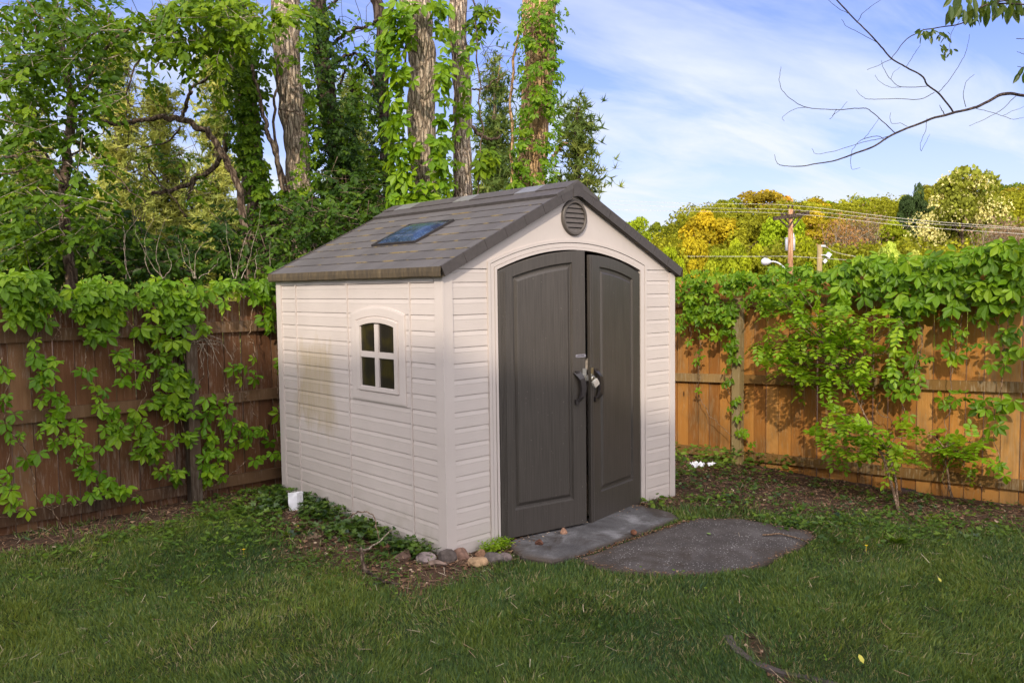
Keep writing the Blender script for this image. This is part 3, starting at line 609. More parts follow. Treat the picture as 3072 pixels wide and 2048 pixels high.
# doors
def door(hx, sgn, name):
    """hinge x; sgn=+1 opens to the right (left leaf)"""
    ang = rad(10.3 if sgn > 0 else 9.2); c, s = math.cos(ang), math.sin(ang); wd = .727 if sgn > 0 else .740; hy = -.018; TD = -.022 if sgn > 0 else -.014
    d = empty(name, (hx, hy, .04)); d.parent = shed
    ob = MB()
    def pt(u, out, z): x = hx+sgn*(u*c-(-out)*0-out*s*1.0*-1*0) ; return None
    def Pm(u, o_, z):
        # u along leaf from hinge, o_ outward
        return (hx+sgn*(u*c-o_*s*(-1)*(-1)), hy-(u*s+o_*c), z)
    def topz(u):
        x = hx+sgn*u*.995; return arch(x, .752, 1.866, .146)-(0 if sgn > 0 else .016+.02*u)
    nA = 20
    def outl(u0, u1, zb, dz, rnd=0):
        us = np.linspace(u1, u0, nA); return [(u0, zb), (u1, zb)]+[(u, topz(u)-dz) for u in us]
    zb = .045 if sgn > 0 else .012
    cs = .115 if sgn > 0 else .150
    levs = [(0.0, wd, zb, .0, TD), (0.0, wd, zb, 0, -.010), (.004, wd, zb, .0, -.004), (.010 if sgn > 0 else .006, wd-.001, zb, .002, 0.0), (.116, wd-cs+.004, .230, .080, 0.0), (.119, wd-cs+.001, .233, .083, -.006), (.126, wd-cs-.006, .241, .091, -.016), (.136, wd-cs-.016, .253, .102, -.017), (.152, wd-cs-.032, .272, .120, -.004), (.158, wd-cs-.038, .279, .127, -.0015)]
    Ls = [outl(a, b_, z, dz) for a, b_, z, dz, o_ in levs]; k = len(Ls[0]); V = []
    for q, Lq in enumerate(Ls): V += [Pm(u, levs[q][4], z) for u, z in Lq]
    F = [(a*k+i, a*k+(i+1) % k, (a+1)*k+(i+1) % k, (a+1)*k+i) for a in range(len(Ls)-1) for i in range(k)]+[tuple(range((len(Ls)-1)*k, len(Ls)*k)), tuple(range(k))[::-1]]
    ob.add(V, F)
    if sgn > 0:      # ribs beside the hinge
        for q in range(4):
            u = .018+q*.011; ob.add([Pm(u, 0, zb+.02), Pm(u+.003, .003, zb+.02), Pm(u+.006, 0, zb+.02), Pm(u, 0, topz(u)-.02), Pm(u+.003, .003, topz(u)-.02), Pm(u+.006, 0, topz(u)-.02)], [(0, 1, 4, 3), (1, 2, 5, 4)])
    else:            # overlap strip on the meeting edge
        for u0, u1, h in ((wd-.001, wd-.020, .012), (wd-.026, wd-.046, .010)):
            V = [Pm(u, o_, z) for z in (zb, topz(.70)-.006) for u, o_ in ((u0, 0), (u0, h*.7), ((u0+u1)/2, h), (u1, h*.7), (u1, 0))]
            ob.add(V, [(i, i+1, i+6, i+5) for i in range(4)]+[(5, 6, 7, 8, 9)])
    body = part(ob, 'leaf_panel', MAT['door'], d)
    # handle: curved grip
    uh = .640 if sgn > 0 else .672
    zc = 1.03; hb = MB()
    ts = np.linspace(0, 1, 15); V = []
    for t in ts:
        z = 1.150-.225*t; bow = math.sin(t*math.pi); off = (.030*math.sin((t*.92+.02)*math.pi))*1.0
        u = uh+sgn*off*1.5; wdt = .023-.014*max(0, t-.6)+.008*max(0, .2-t)*5
        th_ = .012+.028*min(1, bow*1.8)
        for du, oo in ((-wdt, .002+(th_-.012)*.55), (-wdt*.9, th_), (wdt*.9, th_), (wdt, .002+(th_-.012)*.55)):
            V.append(Pm(u+du, oo, z+.006*du/wdt))
    n_ = len(ts); F = [(i*4+j, i*4+(j+1) % 4, (i+1)*4+(j+1) % 4, (i+1)*4+j) for i in range(n_-1) for j in range(4)]+[(3, 2, 1, 0), tuple((n_-1)*4+j for j in range(4))]
    hb.add(V, F)
    for zc_, u in ((1.140, uh+sgn*.006), (.935, uh+sgn*.004)):
        V = [Pm(u+du, oo, zc_+dz) for oo in (0, .02) for du, dz in ((-.016, -.018), (.016, -.018), (.016, .018), (-.016, .018))]
        hb.add(V, [(4, 5, 6, 7), (0, 1, 5, 4), (1, 2, 6, 5), (2, 3, 7, 6), (3, 0, 4, 7)])
    part(hb, 'handle', MAT['handle'], d)
    # hasp plate
    hp = MB(); u0, u1 = wd-.030, wd+.004
    V = [Pm(u, oo, z) for oo in (.0005 if sgn > 0 else .012, .004 if sgn > 0 else .016) for u, z in ((u0, 1.08), (u1, 1.08), (u1, 1.17), (u0, 1.17))]
    hp.add(V, [(4, 5, 6, 7), (0, 1, 5, 4), (1, 2, 6, 5), (2, 3, 7, 6), (3, 0, 4, 7)])
    V = [Pm(u, oo, z) for u in (wd-.008, wd-.004) for oo, z in ((.0, 1.085), (.034, 1.085), (.034, 1.125), (.0, 1.125))]
    hp.add(V, [(0, 1, 2, 3), (7, 6, 5, 4), (0, 4, 5, 1), (1, 5, 6, 2), (2, 6, 7, 3)])
    part(hp, 'hasp', MAT['metal'], d)
    return d, Pm, wd
dl, PL_, wd = door(.448, 1, 'door'); dl['label'] = 'left door leaf with the small lettered badge'
dr, PR_, wd = door(1.946, -1, 'door'); dr['label'] = 'right door leaf with the raised meeting strips'
# badge with lettering on the left leaf
m = MB(); uc, zc = wd-.056, 1.262; V = []; n = 20
for oo, sc_ in ((.0, 1), (.0022, 1), (.003, .95)):
    for i in range(n):
        t = 2*math.pi*i/n; cx_ = math.copysign(abs(math.cos(t))**.35, math.cos(t)); sx = math.copysign(abs(math.sin(t))**.5, math.sin(t)); V.append(PL_(uc+.045*cx_*sc_, oo, zc+.0115*sx*sc_))
m.add(V, [(a*n+i, a*n+(i+1) % n, (a+1)*n+(i+1) % n, (a+1)*n+i) for a in range(2) for i in range(n)]+[tuple(range(2*n, 3*n))])
bd = part(m, 'badge', MAT['badge'], dl)
tc = bpy.data.curves.new('lettering', 'FONT'); tc.body = 'LIFETIME'; tc.size = .0165; tc.extrude = .0005; tc.align_x = 'CENTER'; tc.align_y = 'CENTER'; tc.space_character = 1.05
to = bpy.data.objects.new('tmp', tc); COL.objects.link(to); bpy.context.view_layer.update()
tm = bpy.data.meshes.new_from_object(to.evaluated_get(bpy.context.evaluated_depsgraph_get())); COL.objects.unlink(to)
co = np.array([v.co for v in tm.vertices]); me = bpy.data.meshes.new('lettering')
me.from_pydata([tuple(np.array(PL_(uc+p[0]-.003, .0036+p[2], zc+p[1]))-np.array([.448, -.018, .04])) for p in co], [], [tuple(f.vertices) for f in tm.polygons]); me.materials.append(MAT['badgetext'])
lt = bpy.data.objects.new('lettering', me); COL.objects.link(lt); lt.parent = bd; lt.location = (0, 0, 0)
# padlock
pk = empty('padlock', (1.205, -.185, 1.07)); tag(pk, 'small silver padlock hanging from the hasp between the doors', 'padlock')
m = MB(); a = rad(32); bx, bz = 1.216, 1.064
def lp(x, y, z):
    x *= 1.2; z *= 1.2; return (bx+x*math.cos(a)-z*math.sin(a), -.195+y, bz+x*math.sin(a)+z*math.cos(a))
V = [lp(x*s_, y, z) for y, s_ in ((-.011, .9), (-.008, 1), (.008, 1), (.011, .9)) for x, z in ((-.022, -.020), (.022, -.020), (.024, .0), (.022, .018), (-.022, .018), (-.024, 0))]
m.add(V, [(q*6+i, q*6+(i+1) % 6, (q+1)*6+(i+1) % 6, (q+1)*6+i) for q in range(3) for i in range(6)]+[(5, 4, 3, 2, 1, 0), (18, 19, 20, 21, 22, 23)]); part(m, 'body', MAT['lock'], pk)
m = MB(); t = np.linspace(0, math.pi, 12); pth = [lp(-.014, 0, .015)]+[lp(-.014*math.cos(q), 0, .030+.016*math.sin(q)) for q in t]+[lp(.014, 0, .015)]
m.tube(pth, .0034, 8); part(m, 'shackle', MAT['metal'], pk, True)

# ------------------------------------------------------------------ FENCES
def boards(axis, fixed, a0, a1, wboard, zb, zt, thick, gap, ragged):
    m = MB(); a = a0
    while a < a1:
        w = wboard*(1+RNG.normal(0, .025)); t = zt(a)+RNG.normal(0, ragged); b0 = zb(a)+RNG.normal(0, .012); off = RNG.normal(0, .0025); tone = RNG.random()
        l0 = a+gap*RNG.uniform(.1, 1.0); l1 = a+w-gap*RNG.uniform(.1, 1.0); d0 = fixed+off; d1 = fixed+off+thick; c = .012; lean = RNG.normal(0, .003)
        prof = [(l0, b0), (l1, b0), (l1+lean, t-c), (l1-c+lean, t), (l0+c+lean, t), (l0+lean, t-c)]
        if axis == 'x': m.prism(prof, lambda p, z: (p, d0, z), lambda p, z: (p, d1, z), tone)
        else: m.prism(prof, lambda p, z: (d0, p, z), lambda p, z: (d1, p, z), tone)
        a += w
    return m
fl = empty('wooden_fence', (-2.0, 2.55, 0)); tag(fl, 'dark brown weathered board fence left of the shed, overgrown with creeper', 'fence')
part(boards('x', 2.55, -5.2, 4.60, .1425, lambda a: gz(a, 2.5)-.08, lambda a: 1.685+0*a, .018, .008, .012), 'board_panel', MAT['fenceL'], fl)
for z in (.165, .875, 1.46):
    m = MB(); xs = [-5.2, -3.0, -.70, 1.7, 4.5]
    for x0, x1 in zip(xs[:-1], xs[1:]):
        dz = RNG.normal(0, .006); m.box(x0+.004, x1-.004, 2.508+abs(RNG.normal(0, .002)), 2.549, z-.045+dz, z+.045+dz, RNG.random())
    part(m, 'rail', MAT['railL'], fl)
for x in (-3.0, -.66, 1.7):
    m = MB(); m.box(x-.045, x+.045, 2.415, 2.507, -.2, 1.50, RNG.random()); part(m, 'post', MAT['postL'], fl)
fr = empty('wooden_fence', (4.64, .7, -.2)); tag(fr, 'sunlit orange brown board fence right of the shed under a mass of creeper', 'fence')
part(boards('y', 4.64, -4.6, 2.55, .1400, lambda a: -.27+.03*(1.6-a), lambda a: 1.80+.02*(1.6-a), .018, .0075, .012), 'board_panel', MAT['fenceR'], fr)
for zf in (lambda y: -.13+.045*(1.63-y), lambda y: .70+.045*(1.63-y), lambda y: 1.55+.012*(1.63-y)):
    m = MB()
    for y0, y1 in ((2.5, .70), (.70, -1.98), (-1.98, -4.6)):
        V = []
        for y in (y0-.003, y1+.003):
            z = zf(y); V += [(4.598, y, z-.045), (4.638, y, z-.045), (4.638, y, z+.045), (4.598, y, z+.045)]
        m.add(V, [(0, 1, 2, 3), (7, 6, 5, 4), (0, 4, 5, 1), (1, 5, 6, 2), (2, 6, 7, 3), (3, 7, 4, 0)], RNG.random())
    part(m, 'rail', MAT['railR'], fr)
for y, tp in ((.745, 1.60), (-3.4, 1.62)):
    m = MB(); m.box(4.508, 4.597, y-.047, y+.047, -.4, tp, RNG.random()); m.box(4.504, 4.6, y-.051, y+.051, tp, tp+.012, .9); part(m, 'post', MAT['postR'], fr)

# ------------------------------------------------------------------ LEAF GENERATORS
def rotvec(v, ax, ang):
    ax = nrm(ax); c = np.cos(ang)[:, None]; s = np.sin(ang)[:, None]; return v*c+np.cross(ax, v)*s+ax*((v*ax).sum(1, keepdims=True))*(1-c)
UPV = np.array([0, 0, 1.0])
def creeper_leaves(mb, P, out, size, tone, upw=.55, rnd=.35, tip=None, tpl=LEAFLET, droop=.28):
    """five-leaflet leaves; out = outward direction(s)"""
    P = np.asarray(P, float); n = len(P)
    if n == 0: return
    out = np.broadcast_to(out, (n, 3)); N = nrm(out*.75+UPV*upw+RNG.normal(0, rnd, (n, 3)))
    T = -UPV+RNG.normal(0, .45, (n, 3))+out*.35; T = T-N*(T*N).sum(1, keepdims=True); T = nrm(T)
    size = np.broadcast_to(size, (n,)); tone = np.broadcast_to(tone, (n,))
    for ang, sc in ((-108, .66), (-54, .88), (0, 1.0), (54, .88), (108, .66)):
        a = np.radians(ang+RNG.normal(0, 7, n)); t = rotvec(T, N, a); t = nrm(t-N*droop*RNG.uniform(.4, 1.6, (n, 1))); b = np.cross(t, N); nn_ = nrm(N+b*RNG.normal(0, .18, (n, 1)))
        mb.leaves(tpl, P+t*size[:, None]*.04, t, nn_, size*.52*sc*RNG.uniform(.88, 1.08, n), np.clip(tone+RNG.normal(0, .07, n), 0, 1))
def blob2d(blobs, f, out, size, depth=.08, mb=None, dens=.62, upw=.55, sizev=.36):
    """blobs: (u,v,ru,rv,count) ellipses in view pixels; f maps (u,v)->point"""
    P = []
    for u, v, ru, rv, c in blobs:
        c = int(c*dens)
        for k in range(c):
            a = RNG.uniform(0, 2*math.pi); r = math.sqrt(RNG.random()); P.append(f(u+ru*r*math.cos(a), v+rv*r*math.sin(a)))
    P = np.array(P); n = len(P); P = P+np.asarray(out)*RNG.uniform(.03, depth, (n, 1)); P = P+RNG.normal(0, .008, (n, 3))
    creeper_leaves(mb, P, out, size*.9*RNG.uniform(1-sizev, 1+sizev, n), np.clip(RNG.normal(.5, .24, n), 0, 1), upw)
    return P
def stems(mb, pts, r=.004, wig=.012):
    mb.tube(smooth_path(pts, 6*len(pts), wig), [r, r*.6], 5)

# ---------------- creepers on the left fence (plane y = 2.5), blobs in view px
def cL(x, y): return (x*.4395, 574+y*.4395)      # coordinates of a detail view
fLp = lambda u, v: on_y(u, v, 2.47)
OL = np.array([-.15, -1.0, 0])
def L_blobs(bl): return [(*cL(x, y), rx*.4395, ry*.4395, c) for x, y, rx, ry, c in bl]
def fence_creeper(name, label, blobs, stem_paths, f, out, size, mat, depth=.09, group=None, cat='creeper', upw=.55, toView=None):
    m = MB(); P = blob2d(blobs, f, out, size, depth, m, .85 if depth > .12 else .60, upw)
    base = P[np.argmin(P[:, 2])]; e = empty(name, tuple(base)); tag(e, label, cat, group)
    part(m, 'foliage', mat, e)
    for sp in stem_paths:
        s = MB(); stems(s, [f(*(toView(*q) if toView else q))+np.asarray(out)*.025 for q in sp], .0045); part(s, 'stem', MAT['vinestem'], e)
    return e
V1 = [(60,215,85,60,26),(180,190,80,60,28),(100,300,110,50,22),(50,330,60,40,10),(190,350,60,35,8),(260,270,60,50,10),(30,150,60,35,8),(120,140,90,30,10)]
fence_creeper('creeper_vine', 'bright creeper spilling over the fence top at the far left', L_blobs(V1), [[(0,300),(120,340),(210,420)],[(280,290),(310,400),(270,470)]], fLp, OL, .185, MAT['creeper'], .15, toView=cL)
V2 = [(430,230,70,60,24),(520,190,90,60,30),(600,230,60,60,18),(560,330,70,50,20),(430,320,60,40,12),(500,430,65,35,12),(620,330,30,40,8),(350,240,60,40,10),(470,300,60,40,10)]
fence_creeper('creeper_vine', 'creeper clump over the fence top above the widest dark boards', L_blobs(V2), [[(640,340),(700,400),(760,380)],[(500,300),(520,420),(500,460)]], fLp, OL, .19, MAT['creeper'], .15, toView=cL)
V3 = [(720,220,70,55,20),(820,200,80,55,24),(940,220,80,55,26),(1040,240,60,60,18),(800,310,70,50,18),(900,330,80,50,22),(1000,330,60,45,16),(770,400,60,40,12),(900,420,50,50,14),(1060,380,35,35,8),(860,470,60,35,10),(930,490,45,40,10),
      (860,560,70,45,13),(790,570,35,40,6),(900,640,70,45,13),(850,680,55,45,10),(960,680,55,40,10),(830,770,65,45,12),(930,760,60,50,12),(960,830,60,60,14),(880,820,50,40,9),(700,860,60,40,9),(640,910,70,40,10),(570,920,45,40,7),(600,960,60,40,7),(720,950,60,45,9),(800,970,60,40,9),(840,1010,50,40,8),(730,1020,45,40,6),(950,970,60,35,8),(1010,985,35,25,4),(780,1060,50,35,6),(830,1110,45,35,6),(910,1130,50,35,7),(870,1175,45,25,4)]
fence_creeper('creeper_vine', 'large leafy creeper cascading down the left fence beside its post', L_blobs(V3), [[(1000,400),(950,560),(960,720),(900,860),(830,1000),(900,1140)],[(820,480),(760,600),(760,740),(700,860),(600,940)],[(900,420),(830,640),(900,800),(980,980)],[(1010,410),(1060,440),(1120,520)],[(1000,430),(1080,480),(1150,490)]], fLp, OL, .175, MAT['creeper'], .115, toView=cL)
V4 = [(1150,180,40,35,7),(1210,190,60,35,11),(1310,180,70,40,16),(1410,200,50,50,14),(1340,260,55,40,10),(1420,290,40,50,9),(1390,370,40,45,8),(1150,290,30,25,4),(1435,120,30,30,4)]
fence_creeper('creeper_vine', 'sunlit creeper on the fence top touching the back corner of the shed', L_blobs(V4), [[(1320,300),(1300,430),(1330,560)],[(1170,300),(1200,420),(1230,520)],[(1230,520),(1190,680),(1180,750)],[(1420,300),(1450,480),(1430,640)]], fLp, OL, .175, MAT['creeper'], .125, toView=cL)
V5 = [(190,490,50,35,6),(180,540,35,25,4),(260,590,50,30,7),(300,550,20,20,2),(190,645,50,25,6),(240,670,40,25,5),(185,690,20,15,2),(240,760,45,30,6),(325,755,35,25,4),(320,815,40,25,5),(280,850,25,20,3),(310,905,35,25,4),(380,900,30,25,4),(225,940,30,25,4),(270,1000,40,25,4),(345,990,50,35,6),(400,960,30,20,3),(410,1040,35,30,5),(340,1085,30,20,3),(415,1120,40,30,5),(480,1020,35,25,4)]
fence_creeper('creeper_vine', 'thin creeper strand winding down the dark boards left of centre', L_blobs(V5), [[(200,430),(190,520),(260,600),(200,660),(250,760),(330,800),(310,900),(360,1000),(410,1120)],[(290,280),(320,380),(290,460)]], fLp, OL, .16, MAT['creeperD'], .08, toView=cL)
V6 = [(25,620,40,30,6),(20,765,30,25,4),(20,880,30,20,3),(70,870,25,20,3),(40,930,30,20,3),(100,975,30,22,4),(20,985,30,15,2),(120,1070,25,18,3),(170,1060,30,15,3),(25,1155,35,25,4),(50,1225,45,25,5),(40,1300,50,30,6),(60,1350,35,20,3),(140,1340,20,12,2)]
fence_creeper('creeper_vine', 'sparse creeper sprigs down the fence at the very left edge', L_blobs(V6), [[(10,560),(30,700),(20,860),(60,960),(40,1100),(50,1230),(60,1350)],[(60,960),(150,1080),(200,1280),(300,1420),(320,1500)]], fLp, OL, .16, MAT['creeperD'], .08, toView=cL)
V7 = [(430,620,40,25,5),(480,700,40,15,4),(510,745,50,30,6),(510,820,30,25,4),(570,825,40,25,5),(590,520,30,30,4),(640,520,35,25,4),(655,595,40,30,5),(720,610,40,25,5),(650,670,35,25,4),(730,680,40,28,5)]
fence_creeper('creeper_vine', 'loose creeper leaves in the middle of the left fence boards', L_blobs(V7), [[(430,470),(440,600),(480,700),(560,820)],[(600,440),(640,520),(660,600),(720,670),(760,740)]], fLp, OL, .16, MAT['creeperD'], .08, toView=cL)
V8 = [(500,1190,80,35,9),(560,1225,70,35,8),(500,1260,60,35,7),(600,1245,40,25,4),(235,1270,30,15,3),(350,1272,28,18,3),(295,1290,20,12,2),(725,1300,30,18,3),(430,1180,30,20,3),(640,1230,20,15,2)]
fence_creeper('creeper_vine', 'low creeper clump on the bottom rail of the left fence', L_blobs(V8), [[(400,1130),(480,1200),(520,1300),(430,1310),(300,1330),(150,1350),(0,1390)],[(640,1240),(700,1290),(740,1290)]], fLp, OL, .155, MAT['creeperD'], .08, toView=cL)
V9 = [(1160,800,60,35,8),(1050,780,20,20,2),(1180,880,60,35,8),(1230,940,60,40,9),(1300,940,50,25,6),(1370,940,35,20,4),(1080,1030,60,40,9),(1140,1050,30,35,5),(1070,1110,60,45,10),(1110,1150,50,35,7),(1100,1190,40,20,4),(1230,990,60,30,6),(1320,1080,40,20,4),(1420,1070,35,25,4),(1080,870,40,60,7),(1080,960,40,40,5)]
fence_creeper('creeper_vine', 'dense creeper low on the fence between its post and the shed', L_blobs(V9), [[(1170,700),(1190,800),(1230,930),(1330,1060)],[(1080,1000),(1100,1160),(1060,1290)],[(1060,640),(1030,760),(1060,900)],[(1280,1100),(1180,1190),(1100,1230)]], fLp, OL, .17, MAT['creeperD'], .1, toView=cL)
V10 = [(1250,590,45,30,5),(1330,560,35,15,3),(1290,650,50,30,6),(1240,640,20,40,3),(1420,560,30,20,3),(1440,620,35,22,4),(1440,865,40,25,4),(1445,800,25,18,2),(1450,935,25,18,2),(1400,1000,35,18,3),(1440,1050,30,25,3)]
fence_creeper('creeper_vine', 'sparse dark creeper sprigs on the pale boards next to the shed wall', L_blobs(V10), [[(1300,480),(1330,560),(1270,640)],[(1440,600),(1450,760),(1440,940),(1470,1080)],[(1240,720),(1300,800),(1340,880)]], fLp, OL, .16, MAT['creeperD'], .08, toView=cL)
# bare tangled stems at the left fence
m = MB()
for k in range(16):
    a = (1000+RNG.uniform(0, 80), 430+RNG.uniform(0, 60)); b_ = (1040+RNG.uniform(-40, 160), 470+RNG.uniform(0, 220)); c_ = ((a[0]+b_[0])/2+RNG.uniform(-30, 60), (a[1]+b_[1])/2-20)
    m.tube(smooth_path([fLp(*cL(*q))+OL*RNG.uniform(.02, .08) for q in (a, c_, b_)], 10, .006), [.004, .002], 4)
o = m.build('dry_vine_tangle', MAT['twigpale'], origin=(-.6, 2.45, 1.3)); tag(o, 'tangle of dry brown vine stems hanging beside the left fence post', 'vine stems')

# ---------------- creepers on the right fence (plane x = 4.6)
def cR(x, y): return (1493+x*.4883, 497.7+y*.4883)
fRp = lambda u, v: on_x(u, v, 4.53)
OR = np.array([-1.0, -.25, 0])
def R_blobs(bl): return [(*cR(x, y), rx*.4883, ry*.4883, c) for x, y, rx, ry, c in bl]
R1 = [(150,330,60,60,26),(230,320,70,70,34),(330,310,80,70,36),(420,320,60,60,26),(170,430,60,60,26),(260,420,80,60,34),(350,430,70,60,30),(140,500,40,50,12),(220,490,60,40,14),(330,510,60,60,18),(400,470,30,60,12),(420,290,60,40,16),(380,560,45,50,12),(300,300,100,40,16),(130,300,40,40,8)]
fence_creeper('creeper_vine', 'dense small leaved creeper over the fence top right beside the shed', R_blobs(R1), [[(170,500),(200,540),(180,600)],[(330,500),(380,560),(400,640)]], fRp, OR, .155, MAT['creeper'], .2, toView=cR)
R2 = [(500,310,70,60,24),(590,290,70,60,26),(680,270,60,55,22),(760,270,60,50,20),(850,300,60,55,20),(520,380,60,40,14),(620,350,70,50,18),(720,350,60,45,14),(800,350,50,40,10),(560,400,50,30,8)]
fence_creeper('creeper_vine', 'creeper mound on the fence top just right of the fence post', R_blobs(R2), [[(500,380),(540,420),(560,500)]], fRp, OR, .165, MAT['creeper'], .2, toView=cR)
R3 = [(930,270,60,50,14),(1010,240,70,60,20),(1100,230,70,60,20),(1190,240,70,60,20),(1290,230,60,60,16),(930,350,50,50,10),(1000,330,60,50,12),(1090,320,70,50,14),(1190,320,70,50,14),(1280,320,60,50,12),(1140,390,70,40,11),(1240,400,60,40,10),(880,390,60,30,8),(1300,400,50,40,8),(1230,440,45,30,5)]
fence_creeper('creeper_vine', 'large leaved dark creeper mound over the middle of the right fence', R_blobs(R3), [[(1240,440),(1280,560),(1260,650),(1240,750)],[(1000,350),(1020,420),(1010,520)]], fRp, OR, .225, MAT['creeper'], .22, toView=cR)
R4 = [(1370,240,60,60,16),(1460,220,70,70,22),(1560,210,60,70,20),(1650,180,60,70,20),(1730,190,50,80,20),(1390,320,60,50,12),(1480,320,70,50,14),(1580,310,60,50,12),(1680,290,60,60,16),(1740,330,40,60,12),(1430,390,50,40,8),(1630,380,50,40,8),(1720,420,50,40,8),(1650,120,30,30,5),(1760,130,40,40,8)]
fence_creeper('creeper_vine', 'tallest creeper mass crowning the right fence at the picture edge', R_blobs(R4), [[(1600,380),(1540,450),(1560,560)],[(1700,400),(1680,520),(1660,640)]], fRp, OR, .235, MAT['creeper'], .24, toView=cR)
R5 = [(395,600,30,40,8),(410,650,28,40,7),(395,690,20,30,4),(360,700,10,20,2),(365,770,25,25,4),(365,800,20,25,3),(395,850,30,20,5),(380,890,25,25,4),(425,925,35,25,6),(430,985,30,20,4),(455,1020,30,20,4),(470,1055,30,18,4),(240,545,25,22,4),(175,565,25,25,4),(235,620,18,20,2),(235,665,30,25,4),(205,680,15,20,2),(230,815,20,10,2),(250,875,14,10,1),(280,915,14,12,1)]
fence_creeper('creeper_vine', 'hanging creeper strand on the left side of the right fence post', R_blobs(R5), [[(400,560),(400,680),(365,780),(390,860),(420,930),(450,1030),(500,1110)],[(240,520),(240,600),(235,700),(230,820),(260,890),(320,960),(390,1030)]], fRp, OR, .135, MAT['creeper'], .08, toView=cR)
R6 = [(1140,540,40,40,6),(1230,520,40,30,5),(1180,600,60,30,8),(1240,640,40,25,4),(1140,700,45,30,6),(1210,740,50,30,6),(1130,760,40,30,5),(1280,760,30,25,4),(1170,800,40,30,5),(1230,820,45,25,5),(1280,650,50,22,5),(1330,655,25,15,2),(1180,930,25,22,3),(1230,925,30,15,3)]
fence_creeper('creeper_vine', 'creeper cluster on the fence right behind the sapling crown', R_blobs(R6), [[(1260,440),(1280,600),(1250,740),(1180,860),(1210,980)],[(1090,860),(1060,900),(1130,950),(1150,1000)]], fRp, OR, .19, MAT['creeper'], .1, toView=cR)
R7 = [(1400,480,40,25,5),(1430,530,50,25,6),(1390,610,40,25,5),(1430,640,45,28,6),(1480,605,30,15,3),(1400,850,35,25,4),(1430,840,25,20,3),(1500,840,40,25,5),(1550,850,35,22,4),(1460,550,20,15,2)]
fence_creeper('creeper_vine', 'thin creeper strand over the middle rail of the right fence', R_blobs(R7), [[(1440,430),(1430,600),(1420,760),(1415,900),(1390,1000),(1380,1200),(1420,1320)],[(1490,420),(1460,560),(1440,660)]], fRp, OR, .19, MAT['creeper'], .09, toView=cR)
R8 = [(1540,460,50,30,6),(1580,430,50,30,6),(1660,550,45,35,7),(1660,610,45,25,5),(1690,680,50,25,6),(1610,700,30,22,3),(1570,590,35,15,3),(1735,600,25,15,3),(1660,860,50,25,5),(1690,850,30,25,3),(1590,890,35,22,4),(1620,925,35,25,4),(1620,980,40,20,4),(1580,880,30,20,3),(1650,1150,30,25,4),(1620,1165,30,20,3),(1665,1200,25,22,3),(1550,1180,35,15,3),(1740,500,25,25,3)]
fence_creeper('creeper_vine', 'creeper trailing to the ground by the right picture edge', R_blobs(R8), [[(1600,400),(1660,560),(1680,680),(1640,830),(1620,960),(1630,1100),(1650,1240)],[(1540,440),(1600,360)]], fRp, OR, .195, MAT['creeper'], .09, toView=cR)

# ---------------- sapling in front of the right fence
def pinnate(mb, P, Tdir, size, npair, lsz, tone, tpl=OVAL):
    P = np.asarray(P); n = len(P); T = nrm(Tdir); side = nrm(np.cross(T, UPV)+1e-6); N0 = nrm(np.cross(side, T)+UPV*.2)
    for k in range(npair):
        t = (k+.6)/npair; pos = P+T*(size*t)[:, None]-UPV*(size*.35*t*t)[:, None]
        for s in (-1, 1):
            d = nrm(side*s+T*.35-UPV*.25+RNG.normal(0, .12, (n, 3))); mb.leaves(tpl, pos, d, nrm(N0+RNG.normal(0, .25, (n, 3))), lsz*RNG.uniform(.8, 1.15, n)*(1-.25*abs(t-.5)), np.clip(tone+RNG.normal(0, .08, n), 0, 1))
    mb.leaves(tpl, P+T*size[:, None]-UPV*(size*.35)[:, None], nrm(T-UPV*.5), N0, lsz, tone)
def sap_tree(name, label, trunk, brs, blobs, X, sp=.25, lsz=.064, rs=.013):
    base = trunk[0]; e = empty(name, tuple(base)); tag(e, label, 'sapling')
    m = MB(); m.tube(smooth_path(trunk, 24, .004), [rs, rs*.6, rs*.4], 7, True, .1)
    tips = []; T = smooth_path(trunk, 40)
    lf = MB(); 
    for u, v, ru, rv, c in blobs:
        cen = on_x(u, v, X); k = T[np.argmin(np.linalg.norm(T-cen, axis=1)+np.where(T[:, 2] > cen[2], .6, 0))]
        m.tube(smooth_path([k, (k+cen)/2+np.array([0, 0, .04]), cen], 10, .006), [rs*.4, .0025], 5)
        P = []; Dd = []
        for q in range(c):
            a = RNG.uniform(0, 2*math.pi); r = math.sqrt(RNG.random()); p = on_x(u+ru*r*math.cos(a), v+rv*r*math.sin(a), X+RNG.uniform(-sp, sp)); P.append(p); Dd.append((p-cen)*1.0+RNG.normal(0, .12, 3)+np.array([0, 0, .03]))
            if q % 2 == 0: m.tube([cen, (cen+p)/2+np.array([0, 0, .015]), p], [.0025, .0015], 4)
        P = np.array(P); n = len(P); pinnate(lf, P, np.array(Dd), RNG.uniform(.13, .2, n), 5, lsz, np.clip(RNG.normal(.5, .22, n), 0, 1))
    part(m, 'trunk', MAT['vinestem'], e, True); part(lf, 'crown', MAT['sapling'], e)
tr = [np.array([3.42, -1.46, -.14]), on_x(*cR(1110, 1180), 3.7), on_x(*cR(1020, 960), 4.0), on_x(*cR(955, 800), 4.1), on_x(*cR(925, 730), 4.15)]
